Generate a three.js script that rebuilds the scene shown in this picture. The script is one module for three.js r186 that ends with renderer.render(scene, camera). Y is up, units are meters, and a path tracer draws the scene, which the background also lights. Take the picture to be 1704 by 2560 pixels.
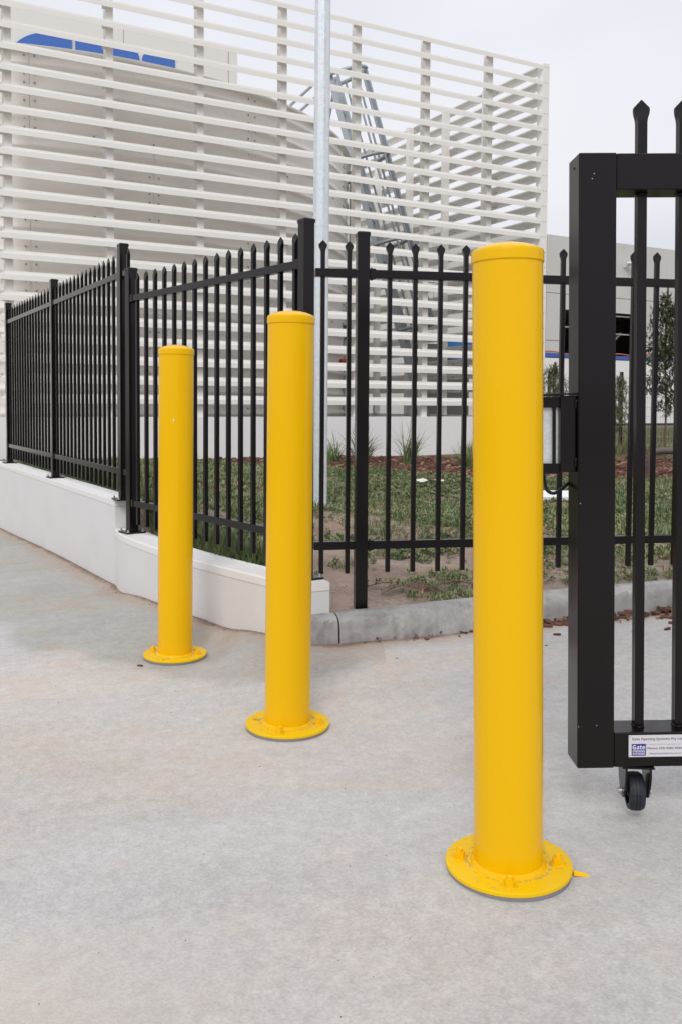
import * as THREE from 'three';
import { mergeGeometries, toCreasedNormals } from 'three/addons/utils/BufferGeometryUtils.js';
import { RoundedBoxGeometry } from 'three/addons/geometries/RoundedBoxGeometry.js';

// ---------------------------------------------------------------- camera, sky, sun, exposure
const scene = new THREE.Scene();
const camera = new THREE.PerspectiveCamera(2 * Math.atan(1280 / 2250) * 180 / Math.PI, 681 / 1024, 0.05, 1500);
camera.position.set(0, 1.12, 0);
camera.rotation.order = 'YXZ';
camera.rotation.set(-2.63 * Math.PI / 180, 0, 0.35 * Math.PI / 180);
camera.setViewOffset(681, 1024, 0, 66.26, 681, 1024);      // a shift lens: verticals stay nearly upright
camera.updateProjectionMatrix();
const renderer = new THREE.WebGLRenderer({ antialias: true });
renderer.setSize(681, 1024);
renderer.toneMapping = THREE.LinearToneMapping;
renderer.toneMappingExposure = 1.0;
renderer.shadowMap.enabled = true;

let seed = 20240611;
const rnd = () => { seed |= 0; seed = seed + 0x6D2B79F5 | 0; let t = Math.imul(seed ^ seed >>> 15, 1 | seed); t = t + Math.imul(t ^ t >>> 7, 61 | t) ^ t; return ((t ^ t >>> 14) >>> 0) / 4294967296; };
const rr = (a, b) => a + (b - a) * rnd();
const hash = (x, y, s) => { let h = Math.imul(x, 374761393) ^ Math.imul(y, 668265263) ^ Math.imul(s, 1442695041); h = Math.imul(h ^ h >>> 13, 1274126177); return ((h ^ h >>> 16) >>> 0) / 4294967296; };
const sm = t => t * t * (3 - 2 * t);
function vnoise(x, y, s, per = 0) {                       // value noise, tileable over `per` cells if given
  const xi = Math.floor(x), yi = Math.floor(y), fx = sm(x - xi), fy = sm(y - yi);
  const w = k => per ? ((k % per) + per) % per : k;
  const a = hash(w(xi), w(yi), s), b = hash(w(xi + 1), w(yi), s), c = hash(w(xi), w(yi + 1), s), d = hash(w(xi + 1), w(yi + 1), s);
  return a + (b - a) * fx + (c - a) * fy + (a - b - c + d) * fx * fy;
}
function fbm(x, y, s, o = 4, per = 0) { let v = 0, a = 0.5, n = 0; for (let i = 0; i < o; i++) { v += a * vnoise(x, y, s + i * 17, per); n += a; a *= 0.5; x *= 2; y *= 2; per *= 2; } return v / n; }
const clamp = (v, a = 0, b = 1) => Math.min(b, Math.max(a, v));
const step = (a, b, v) => sm(clamp((v - a) / (b - a)));
const mix = (a, b, t) => a + (b - a) * t;

{ // overcast sky: even cloud, brighter towards the zenith, faint soft cloud structure
  const W = 512, H = 256, data = new Float32Array(W * H * 4);
  for (let j = 0; j < H; j++) for (let i = 0; i < W; i++) {
    const el = ((j + 0.5) / H - 0.5) * Math.PI, az = (i + 0.5) / W * Math.PI * 2;
    const s = Math.max(0, Math.sin(el));
    const px = Math.cos(az) * Math.cos(el) / (0.25 + s), py = Math.sin(az) * Math.cos(el) / (0.25 + s);
    const cl = fbm(px * 1.1 + 20, py * 1.1 + 20, 5, 5) - 0.5;
    let L = 0.82 * (1 + 0.30 * s) * (1 + 0.46 * cl * (0.55 + s));
    if (el < 0) L = 0.55;
    const blue = 0.075 + 0.10 * clamp(-cl * 2 + 0.25);
    const k = (j * W + i) * 4;
    data[k] = L * (1 - blue * 0.55); data[k + 1] = L * (1 - blue * 0.42); data[k + 2] = L * (1 + blue * 0.25); data[k + 3] = 1;
  }
  const t = new THREE.DataTexture(data, W, H, THREE.RGBAFormat, THREE.FloatType);
  t.mapping = THREE.EquirectangularReflectionMapping; t.magFilter = t.minFilter = THREE.LinearFilter; t.wrapS = THREE.RepeatWrapping;
  t.needsUpdate = true;
  scene.background = t; scene.environment = t;
}
const sun = new THREE.DirectionalLight(new THREE.Color(1, 0.965, 0.91), 1.15);
sun.position.set(-3.5, 16, 12); sun.target.position.set(0, 0, -6);
sun.castShadow = true; sun.shadow.radius = 32; sun.shadow.mapSize.set(2048, 2048);
Object.assign(sun.shadow.camera, { left: -30, right: 30, top: 30, bottom: -30, near: 1, far: 90 });
scene.add(sun, sun.target);

// ---------------------------------------------------------------- helpers
const names = {};
function numbered(n) { const k = names[n] = (names[n] ?? -1) + 1; return k ? n + '_' + String(k).padStart(3, '0') : n; }
const V = (x, y, d) => new THREE.Vector3(x, y, -d);       // d: metres in front of the viewer's wall
function thing(name, label, category, pos = [0, 0, 0], turn = 0, group) {
  const o = new THREE.Group(); o.name = numbered(name); o.position.set(pos[0], pos[1], -pos[2]); o.rotation.y = turn;
  o.userData = { label, category }; if (group) o.userData.group = group; scene.add(o); return o;
}
function mesh(name, geo, mat, parent, pos, rot) {
  const m = new THREE.Mesh(geo, mat); m.name = name; m.castShadow = m.receiveShadow = true;
  if (pos) m.position.set(...pos); if (rot) m.rotation.set(...rot);
  if (parent) parent.add(m); return m;
}
function structure(name, geo, mat) { const m = mesh(numbered(name), geo, mat, scene); m.userData = { kind: 'structure' }; return m; }
function uvBox(g, s = 1) {                                // uv in metres from the dominant normal
  if (g.index) g = g.toNonIndexed();
  if (!g.attributes.normal) g.computeVertexNormals();
  const p = g.attributes.position, n = g.attributes.normal, uv = new Float32Array(p.count * 2);
  for (let i = 0; i < p.count; i += 3) {
    let ax = 0, ay = 0, az = 0; for (let k = 0; k < 3; k++) { ax += n.getX(i + k); ay += n.getY(i + k); az += n.getZ(i + k); }
    ax = Math.abs(ax); ay = Math.abs(ay); az = Math.abs(az);
    for (let k = 0; k < 3; k++) {
      const x = p.getX(i + k), y = p.getY(i + k), z = p.getZ(i + k);
      let u, v; if (ay >= ax && ay >= az) { u = x; v = z; } else if (ax >= az) { u = z; v = y; } else { u = x; v = y; }
      uv[(i + k) * 2] = u * s; uv[(i + k) * 2 + 1] = v * s;
    }
  }
  g.setAttribute('uv', new THREE.BufferAttribute(uv, 2)); return g;
}
const box = (w, h, d, x = 0, y = 0, z = 0) => new THREE.BoxGeometry(w, h, d).translate(x, y, z);
const boxU = (...a) => uvBox(box(...a));
const rbox = (w, h, d, r, x = 0, y = 0, z = 0) => uvBox(new RoundedBoxGeometry(w, h, d, 2, r).translate(x, y, z));
const cyl = (r0, r1, h, n = 16, x = 0, y = 0, z = 0) => new THREE.CylinderGeometry(r0, r1, h, n).translate(x, y, z);
const merge = gs => mergeGeometries(gs.map(g => { g = g.index ? g.toNonIndexed() : g; for (const k of Object.keys(g.attributes)) if (!['position', 'normal', 'uv'].includes(k)) g.deleteAttribute(k); if (!g.attributes.uv) g.setAttribute('uv', new THREE.BufferAttribute(new Float32Array(g.attributes.position.count * 2), 2)); return g; }));
function tube(pts, r, n = 24, rad = 8) { return new THREE.TubeGeometry(new THREE.CatmullRomCurve3(pts), n, r, rad, false); }
function bar(a, b, r, n = 8) { const v = b.clone().sub(a), g = new THREE.CylinderGeometry(r, r, v.length(), n); g.applyQuaternion(new THREE.Quaternion().setFromUnitVectors(new THREE.Vector3(0, 1, 0), v.clone().normalize())); const c = a.clone().add(b).multiplyScalar(0.5); return g.translate(c.x, c.y, c.z); }
function loft(rings, closed = true) {                     // rings: arrays of Vector3, same count; capped
  const pos = [], n = rings[0].length;
  const tri = (a, b, c) => pos.push(a.x, a.y, a.z, b.x, b.y, b.z, c.x, c.y, c.z);
  for (let i = 0; i + 1 < rings.length; i++) for (let k = 0; k < n; k++) {
    const a = rings[i][k], b = rings[i][(k + 1) % n], c = rings[i + 1][(k + 1) % n], d = rings[i + 1][k];
    tri(a, b, c); tri(a, c, d);
  }
  if (closed) { const A = rings[0], B = rings[rings.length - 1]; for (let k = 1; k + 1 < n; k++) { tri(A[0], A[k + 1], A[k]); tri(B[0], B[k], B[k + 1]); } }
  const g = new THREE.BufferGeometry(); g.setAttribute('position', new THREE.Float32BufferAttribute(pos, 3)); g.computeVertexNormals(); return g;
}
function tex(N, fn, srgb, rep, wrap = THREE.RepeatWrapping) {   // fn(u, v) -> [r, g, b] (linear when srgb, encoded here) or a grey value
  const d = new Uint8Array(N * N * 4), enc = v => Math.round(255 * clamp(v <= 0.0031308 ? 12.92 * v : 1.055 * Math.pow(v, 1 / 2.4) - 0.055));
  for (let j = 0; j < N; j++) for (let i = 0; i < N; i++) {
    const c = fn((i + 0.5) / N, (j + 0.5) / N), k = (j * N + i) * 4;
    if (srgb) { d[k] = enc(c[0]); d[k + 1] = enc(c[1]); d[k + 2] = enc(c[2]); } else d[k] = d[k + 1] = d[k + 2] = Math.round(255 * clamp(c));
    d[k + 3] = 255;
  }
  const t = new THREE.DataTexture(d, N, N, THREE.RGBAFormat); t.wrapS = t.wrapT = wrap; t.magFilter = THREE.LinearFilter; t.minFilter = THREE.LinearMipmapLinearFilter; t.generateMipmaps = true;
  if (srgb) t.colorSpace = THREE.SRGBColorSpace; if (rep) t.repeat.set(rep, rep); t.needsUpdate = true; return t;
}
const lin = (r, g, b) => new THREE.Color().setRGB(r, g, b);
function std(c, rough, o = {}) { return new THREE.MeshStandardMaterial({ color: lin(...c), roughness: rough, side: THREE.DoubleSide, ...o }); }
function phys(c, rough, o = {}) { return new THREE.MeshPhysicalMaterial({ color: lin(...c), roughness: rough, ...o }); }

// ---------------------------------------------------------------- lie of the land
const landPts = [[.412, 2.138, -.004], [-.188, 3.227, -.054], [-.796, 4.313, -.108], [-3.64, 9.631, -.239], [-1.532, 6.084, -.118], [-1.071, 5.242, -.05], [-.801, 4.878, -.04], [-.364, 4.379, -.004], [-.136, 4.15, .0], [-.006, 4.17, -.003], [.645, 4.34, .02], [1.016, 4.44, .041], [1.709, 4.58, .067], [.82, 2.45, -.016], [-1.5, 2.2, -.06], [0, .6, -.01]];
const plane = [0.045, -0.012, 0.0];                       // y = a x + b d + c
{ // least squares plane
  let S = Array.from({ length: 3 }, () => [0, 0, 0, 0]);
  for (const [x, d, y] of landPts) { const r = [x, d, 1]; for (let i = 0; i < 3; i++) { for (let j = 0; j < 3; j++) S[i][j] += r[i] * r[j]; S[i][3] += r[i] * y; } }
  for (let i = 0; i < 3; i++) { const p = S[i][i]; for (let j = i; j < 4; j++) S[i][j] /= p; for (let k = 0; k < 3; k++) if (k !== i) { const q = S[k][i]; for (let j = i; j < 4; j++) S[k][j] -= q * S[i][j]; } }
  for (let i = 0; i < 3; i++) plane[i] = S[i][3];
}
function drive(x, d) {
  let w = 0.25, s = 0;
  for (const [px, pd, py] of landPts) { const r2 = (x - px) ** 2 + (d - pd) ** 2, k = 1 / (0.012 + r2) ** 1.5; w += k; s += k * (py - (plane[0] * px + plane[1] * pd + plane[2])); }
  let y = plane[0] * x + plane[1] * d + plane[2] + s / w;
  for (const [px, pd, py] of landPts.slice(0, 3)) y = mix(y, py, step(0.34, 0.16, Math.hypot(x - px, d - pd)));   // level pads under the bollards
  return y;
}
const wallFront1 = [[-3.86, 10.016], [-3.632, 9.631], [-1.529, 6.084]];
const wallFront2 = [[-1.529, 6.084], [-1.415, 5.79], [-1.07, 5.242], [-.8, 4.878], [-.365, 4.379], [-.204, 4.222]];
const kerbFront = [[-.235, 4.135], [-.136, 4.15], [-.006, 4.17], [.3, 4.235], [.645, 4.34], [1.016, 4.44], [1.709, 4.58], [2.5, 4.72], [3.8, 4.93], [6.5, 5.3], [14, 6.2]];
const kerbTopY = x => 0.118 + 0.046 * Math.max(0, x);
const edgeLine = [[-12, 23.7], ...wallFront1, ...wallFront2.slice(1), ...kerbFront.slice(1)];
function side(x, d) {                                      // signed distance from the driveway's edge; > 0 in the garden
  let best = 1e9, sg = 0;
  for (let i = 0; i + 1 < edgeLine.length; i++) {
    const [ax, ad] = edgeLine[i], [bx, bd] = edgeLine[i + 1], vx = bx - ax, vd = bd - ad;
    const t = clamp(((x - ax) * vx + (d - ad) * vd) / (vx * vx + vd * vd)), qx = x - ax - t * vx, qd = d - ad - t * vd, r = Math.hypot(qx, qd);
    if (r < best - 1e-9) { best = r; sg = (vx * qd - vd * qx) > 0 ? 1 : -1; }
  }
  return sg * best;
}
const landG = [[-3.4, 9.9, .43], [-2.4, 8.2, .43], [-1.35, 6.3, .41], [-1.15, 5.75, .23], [-.6, 4.9, .22], [-.1, 4.45, .11], [.3, 4.45, .115], [1, 4.7, .15], [1.8, 4.85, .185], [3.5, 5.2, .22], [.3, 5.2, .15], [1.2, 6, .2], [-1, 7, .32], [0, 8.4, .15], [2, 8, .17], [-3, 12, .26], [0, 14, .22], [3, 14, .22], [6, 12, .22], [5, 19, .22], [0, 22, .2], [-8, 16, .25]];
function garden(x, d) {
  let w = 0.002, s = 0.002 * 0.2;
  for (const [px, pd, py] of landG) { const r2 = (x - px) ** 2 + (d - pd) ** 2, k = 1 / (0.02 + r2) ** 1.6; w += k; s += k * py; }
  return s / w + 0.035 * (fbm(x * 1.7 + 9, d * 1.7 + 4, 31, 4) - 0.5) * clamp(d - 4);
}
const mulchEdge = x => x < -2.1 ? 14.2 : x < .78 ? mix(13.2, 11.8, (x + 2.1) / 2.88) : x < 1.6 ? mix(11.8, 11.1, (x - .78) / .82) : 11.15;

// ---------------------------------------------------------------- materials
const grain = tex(512, (u, v) => 0.55 * fbm(u * 64, v * 64, 3, 3, 64) + 0.45 * hash(Math.floor(u * 512), Math.floor(v * 512), 4), false);
const soft = tex(512, (u, v) => fbm(u * 16, v * 16, 8, 5, 16), false);
const withRep = (t, r) => { const c = t.clone(); c.repeat.set(r, r); c.needsUpdate = true; return c; };
const dWall = (x, d) => { let b = 9; for (const L of [wallFront1, wallFront2]) for (let i = 0; i + 1 < L.length; i++) { const [ax, ad] = L[i], [bx, bd] = L[i + 1], vx = bx - ax, vd = bd - ad, t = clamp(((x - ax) * vx + (d - ad) * vd) / (vx * vx + vd * vd)); b = Math.min(b, Math.hypot(x - ax - t * vx, d - ad - t * vd)); } return b; };
const dKerb = (x, d) => { let b = 9; for (let i = 0; i + 1 < 8; i++) { const [ax, ad] = kerbFront[i], [bx, bd] = kerbFront[i + 1], vx = bx - ax, vd = bd - ad, t = clamp(((x - ax) * vx + (d - ad) * vd) / (vx * vx + vd * vd)); b = Math.min(b, Math.hypot(x - ax - t * vx, d - ad - t * vd)); } return b; };
// driveway slab: broom-finished concrete, 10 m x 10 m of it drawn once (u = x + 6, v = d)
const slabMap = tex(2048, (u, v) => {
  const x = u * 10 - 6, d = v * 10;
  const big = fbm(x * 0.55 + 3, d * 0.8 + 7, 41, 4), mid = fbm(x * 2.2 + 5, d * 3.4, 43, 4), str = fbm(x * 3 + d * 1.2, d * 16 - x * 5, 47, 3), fine = fbm(x * 38, d * 38, 53, 3), pt = hash(Math.floor(u * 2048), Math.floor(v * 2048), 59);
  let k = 0.503 * (1 + 0.30 * (big - 0.5) + 0.13 * (mid - 0.5) + 0.09 * (str - 0.5) + 0.22 * (fine - 0.5) + 0.22 * (pt - 0.5));
  const warm = clamp((fbm(x * 0.9 + 30, d * 1.3 + 11, 61, 4) - 0.42) * 2.6);
  let r = k * (0.985 + 0.07 * warm), g = k * (0.968 - 0.008 * warm), b = k * (0.952 - 0.085 * warm);
  // orange sand washed into the pores
  const sp = step(0.60, 0.72, fbm(x * 5.5 + 2, d * 9 + 8, 67, 4)) * 0.30 * clamp(1.25 - dWall(x, d) / 1.8) + 0.10 * step(0.62, 0.75, fbm(x * 9, d * 13, 69, 4));
  r = mix(r, 0.56, sp); g = mix(g, 0.43, sp); b = mix(b, 0.32, sp);
  if (d > 3) {
    // darker grey-green strip in the slab colour beside the wall, ragged outline
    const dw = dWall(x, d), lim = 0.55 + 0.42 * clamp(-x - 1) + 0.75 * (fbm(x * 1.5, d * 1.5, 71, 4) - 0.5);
    const darkTone = x < 0.2 ? step(lim + 0.05, lim - 0.09, dw) * (0.6 + 0.4 * fbm(x * 4, d * 4, 73, 3)) : 0;
    r *= 1 - 0.24 * darkTone; g *= 1 - 0.235 * darkTone; b *= 1 - 0.27 * darkTone;
    // sand and earth lying along the foot of the wall and the kerb
    const e = Math.min(dw, dKerb(x, d) * 0.85), n = fbm(x * 7, d * 7, 79, 4), n2 = fbm(x * 45, d * 45, 81, 3);
    const dirt = step(0.21, 0.01, e - 0.16 * (n - 0.5)) * (0.5 + 0.85 * n2), edge = step(0.055, 0.0, e - 0.06 * (n - 0.4)) * step(0.25, 0.55, n2 + 0.15);
    r = mix(r, 0.42, clamp(dirt * 0.8)); g = mix(g, 0.31, clamp(dirt * 0.8)); b = mix(b, 0.23, clamp(dirt * 0.8));
    r = mix(r, 0.17, edge * 0.75); g = mix(g, 0.10, edge * 0.75); b = mix(b, 0.07, edge * 0.75);
  }
  if (d < 2.2 && x < -0.1) { const s = step(0.46, 0.62, fbm(x * 2 + 50, d * 2.4 + 2, 83, 4)) * 0.6 * clamp((2.2 - d) * 1.6) * clamp(-x * 1.4); r = mix(r, 0.55, s); g = mix(g, 0.47, s); b = mix(b, 0.38, s); }
  return [r, g, b];
}, true, 0, THREE.MirroredRepeatWrapping);
const M = {};
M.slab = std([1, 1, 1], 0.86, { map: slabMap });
M.slab.bumpMap = withRep(grain, 9); M.slab.bumpScale = 0.0024;
M.yellow = phys([0.86, 0.49, 0.0005], 0.19, { specularIntensity: 0.42, bumpMap: withRep(soft, 7), bumpScale: 0.0004, side: THREE.DoubleSide });
M.yellowSmooth = phys([0.86, 0.51, 0.001], 0.28, { specularIntensity: 0.5, side: THREE.DoubleSide });
const scuff = tex(512, (u, v) => {                        // base plate, 0.32 m across: yellow paint with cement dust in the weld line and round the bolts
  const x = (u - 0.5) * 0.32, z = (v - 0.5) * 0.32, r = Math.hypot(x, z), n = fbm(u * 40, v * 40, 89, 4), m = fbm(u * 9, v * 9, 88, 4);
  let q = step(0.60, 0.74, m) * 0.35 * step(0.35, 0.6, n) + step(0.0075, 0.002, Math.abs(r - 0.1005 - 0.006 * (m - 0.5))) * step(0.42, 0.60, n) * 0.5;
  let bd = 1; for (let k = 0; k < 4; k++) { const an = -0.19 + k * Math.PI / 2; bd = Math.min(bd, Math.hypot(x - 0.118 * Math.cos(an), z + 0.118 * Math.sin(an))); }
  q = clamp(q + step(0.025, 0.016, bd) * step(0.45, 0.62, n) * 0.4);
  return [mix(0.86, 0.34, q), mix(0.555, 0.27, q), mix(0.004, 0.16, q)];
}, true, 1 / 0.32); scuff.offset.set(0.5, 0.5);
M.yellowScuffed = phys([1, 1, 1], 0.42, { map: scuff, specularIntensity: 0.45, side: THREE.DoubleSide });
M.black = phys([0.0062, 0.0040, 0.0048], 0.20, { specularIntensity: 0.62, side: THREE.DoubleSide, bumpMap: withRep(soft, 5), bumpScale: 0.00004 });
M.rubber = std([0.012, 0.016, 0.026], 0.6);
M.padGrey = std([0.27, 0.26, 0.28], 0.85, { bumpMap: withRep(grain, 6), bumpScale: 0.001 });
M.zinc = std([0.52, 0.53, 0.54], 0.42, { metalness: 0.75 });
const spangle = tex(512, (u, v) => { const c = 0.74 + 0.16 * (fbm(u * 24, v * 24, 91, 3, 24) - 0.5) + 0.10 * (hash(Math.floor(u * 90), Math.floor(v * 90), 92) - 0.5) + 0.12 * (fbm(u * 40, v * 3, 94, 3, 0) - 0.5); return [c * 0.93, c * 1.0, c * 1.055]; }, true, 1.6);
M.galv = std([1, 1, 1], 0.5, { map: spangle, metalness: 0.25 });
M.ladder = std([0.33, 0.36, 0.39], 0.48, { metalness: 0.35 });
const plaster = tex(512, (u, v) => { const k = 0.735 + 0.06 * (fbm(u * 6, v * 6, 101, 5, 6) - 0.5) + 0.035 * (hash(Math.floor(u * 512), Math.floor(v * 512), 102) - 0.5); return [k * 1.0, k * 0.99, k * 0.985]; }, true, 0.8);
M.white = std([1, 1, 1], 0.8, { map: plaster, bumpMap: withRep(grain, 3), bumpScale: 0.0022 });
M.whiteCap = std([0.80, 0.79, 0.775], 0.75, { bumpMap: withRep(grain, 3), bumpScale: 0.0016 });
M.slat = std([0.845, 0.825, 0.79], 0.5, { bumpMap: withRep(soft, 2), bumpScale: 0.0005 });
M.column = std([0.82, 0.80, 0.765], 0.55);
const tankTex = tex(512, (u, v) => { const k = 0.87 + 0.05 * (fbm(u * 5, v * 5, 111, 5, 5) - 0.5) + 0.03 * (fbm(u * 60, v * 4, 112, 3) - 0.5); return [k * 1.0, k * 0.962, k * 0.91]; }, true, 0.5);
M.tank = std([1, 1, 1], 0.5, { map: tankTex });
M.tankTrim = std([0.84, 0.82, 0.78], 0.5);
M.boltGrey = std([0.40, 0.37, 0.33], 0.6);
const concTex = tex(1024, (u, v) => { const m = fbm(u * 5, v * 5, 121, 5, 5), f = fbm(u * 70, v * 70, 123, 3, 70), s = fbm(u * 34, v * 2.5, 125, 3), sw = Math.abs(fbm(u * 9 + 3 * m, v * 9, 127, 3, 0) - 0.5); const k = 0.355 * (1 + 0.75 * (m - 0.5) + 0.26 * (f - 0.5) + 0.34 * (s - 0.5) + 0.9 * (0.10 - sw)); return [k * 1.0, k * 0.975, k * 0.95]; }, true, 1.1);
M.kerb = std([1, 1, 1], 0.82, { map: concTex, bumpMap: withRep(grain, 4), bumpScale: 0.0015 });
const tiltTex = tex(512, (u, v) => { const k = 0.60 * (1 + 0.13 * (fbm(u * 4, v * 4, 131, 5, 4) - 0.5) + 0.10 * (fbm(u * 30, v * 2, 133, 3) - 0.5)); return [k, k * 0.985, k * 0.965]; }, true, 0.16);
M.tilt = std([1, 1, 1], 0.85, { map: tiltTex });
M.cream = std([0.78, 0.765, 0.735], 0.7);
M.joint = std([0.16, 0.15, 0.14], 0.9);
M.paleWall = std([0.82, 0.815, 0.81], 0.75);
M.dark = std([0.025, 0.025, 0.027], 0.8);
M.blue = std([0.05, 0.11, 0.40], 0.5);
M.signBlue = std([0.055, 0.155, 0.52], 0.45);
const soilTex = tex(1024, (u, v) => { const k = 1 * (0.86 + 0.5 * (fbm(u * 8, v * 8, 141, 5, 8) - 0.5) + 0.42 * (fbm(u * 120, v * 120, 143, 2, 120) - 0.5)); return [k, k, k]; }, true, 0.5);
M.soil = std([1, 1, 1], 0.95, { map: soilTex, vertexColors: true, bumpMap: withRep(grain, 2), bumpScale: 0.012 });
M.leaf = new THREE.MeshPhysicalMaterial({ color: lin(1, 1, 1), roughness: 0.62, side: THREE.DoubleSide });
M.crown = std([0.10, 0.115, 0.06], 0.6);
M.crownPale = std([0.16, 0.18, 0.085], 0.6);
M.bark = std([0.14, 0.10, 0.075], 0.9);
M.chip = std([1, 1, 1], 0.9);
M.pipeBrown = std([0.11, 0.085, 0.085], 0.5);
M.rust = std([0.20, 0.09, 0.05], 0.9);

// ---------------------------------------------------------------- ground sheets
function sheet(xs, ds, hf, uvf, colf) {
  const nx = xs.length, nd = ds.length, pos = [], uv = [], col = [], idx = [];
  for (let j = 0; j < nd; j++) for (let i = 0; i < nx; i++) { const x = xs[i], d = ds[j]; pos.push(x, hf(x, d), -d); uv.push(...uvf(x, d)); if (colf) col.push(...colf(x, d)); }
  for (let j = 0; j + 1 < nd; j++) for (let i = 0; i + 1 < nx; i++) { const a = j * nx + i, b = a + 1, c = a + nx, e = c + 1; idx.push(a, b, c, b, e, c); }
  const g = new THREE.BufferGeometry(); g.setAttribute('position', new THREE.Float32BufferAttribute(pos, 3)); g.setAttribute('uv', new THREE.Float32BufferAttribute(uv, 2)); if (colf) g.setAttribute('color', new THREE.Float32BufferAttribute(col, 3)); g.setIndex(idx); g.computeVertexNormals(); return g;
}
const lines = segs => { const o = []; for (const [a, b, s] of segs) for (let v = a; v < b - 1e-6; v += s) o.push(v); o.push(segs[segs.length - 1][1]); return o; };
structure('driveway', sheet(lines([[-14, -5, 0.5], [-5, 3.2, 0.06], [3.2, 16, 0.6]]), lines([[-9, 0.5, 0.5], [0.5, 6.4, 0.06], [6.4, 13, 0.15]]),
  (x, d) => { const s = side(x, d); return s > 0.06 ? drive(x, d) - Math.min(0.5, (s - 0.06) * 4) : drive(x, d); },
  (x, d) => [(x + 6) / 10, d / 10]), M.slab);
structure('garden_bed', sheet(lines([[-30, -6, 1], [-6, -4, 0.1], [-4, 2.6, 0.05], [2.6, 6, 0.1], [6, 34, 1]]), lines([[3.9, 7.4, 0.045], [7.4, 15, 0.1], [15, 26, 0.4], [26, 62, 1.5]]),
  (x, d) => { const s = side(x, d); return s < 0.09 ? -0.6 : garden(x, d); },
  (x, d) => [x, d],
  (x, d) => {
    const n = fbm(x * 1.3 + 7, d * 1.3, 151, 4), me = mulchEdge(x);
    if (d > 15.5) { const g = d > 19.5 && d < 21.2 && x > 3 ? 1 : 0; return g ? [0.45, 0.42, 0.37] : [mix(0.15, 0.24, n), mix(0.15, 0.19, n), mix(0.07, 0.10, n)]; }
    if (d > me + 0.1 * (n - 0.5)) return [0.125, 0.062, 0.043];
    const darkTone = step(0.4, 0.62, fbm(x * 2.2, d * 2.2, 153, 4)) * 0.55;
    const lawn = step(6.4, 7.6, d + 1.4 * (n - 0.5)) * 0.55;
    return [mix(mix(0.53, 0.38, darkTone), 0.27, lawn), mix(mix(0.405, 0.265, darkTone), 0.20, lawn), mix(mix(0.33, 0.20, darkTone), 0.125, lawn)];
  }), M.soil);
structure('ground', sheet(lines([[-600, 600, 60]]), lines([[-300, 900, 60]]), () => -0.75, (x, d) => [x, d], () => [0.19, 0.18, 0.10]), M.soil);
// concrete inspection slab in the weeds
{ const y = garden(2.1, 9.0); structure('concrete_slab', rbox(0.75, 0.09, 0.62, 0.01), M.paleWall).position.set(2.12, y + 0.015, -9.0); }

// ---------------------------------------------------------------- kerb
{
  const curve = new THREE.CatmullRomCurve3(kerbFront.map(([x, d]) => new THREE.Vector3(x, 0, d)), false, 'centripetal');
  const prof = [[0, 0], [0.006, 0.30], [0.012, 0.62], [0.02, 0.80], [0.036, 0.92], [0.06, 0.985], [0.09, 1.0], [0.155, 1.0], [0.16, 0.97], [0.16, -0.8], [0, -0.8]];   // [in, share of height]
  const kerb = new THREE.Group(); kerb.name = 'kerb'; kerb.userData = { kind: 'structure' }; scene.add(kerb);
  const L = curve.getLength(), xs = [[0, 0.232], [0.240, 2.74], [2.748, 5.3], [5.308, 9], [9.008, L - 0.01]];
  for (const [s0, s1] of xs) {
    const n = Math.max(6, Math.ceil((s1 - s0) / 0.09)), rings = [];
    for (let i = 0; i <= n; i++) {
      const t = (s0 + (s1 - s0) * i / n) / L, p = curve.getPointAt(t), q = curve.getTangentAt(t), nx = -q.z, nd = q.x;   // towards the garden
      const e = Math.min(i, n - i) * (s1 - s0) / n, rnd1 = e < 0.004 ? 0.004 : 0;
      const y0 = drive(p.x, p.z), y1 = kerbTopY(p.x) - rnd1;
      const wob = 0.004 * (fbm(p.x * 5 + 3, 2, 161, 3) - 0.5);
      rings.push(prof.map(([a, h]) => new THREE.Vector3(p.x + nx * (a + wob), h < 0 ? y0 - 0.15 : mix(y0, y1, h), -(p.z + nd * (a + wob)))));
    }
    mesh('kerb_segment', uvBox(toCreasedNormals(loft(rings), 0.7)), M.kerb, kerb);
  }
}

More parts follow.
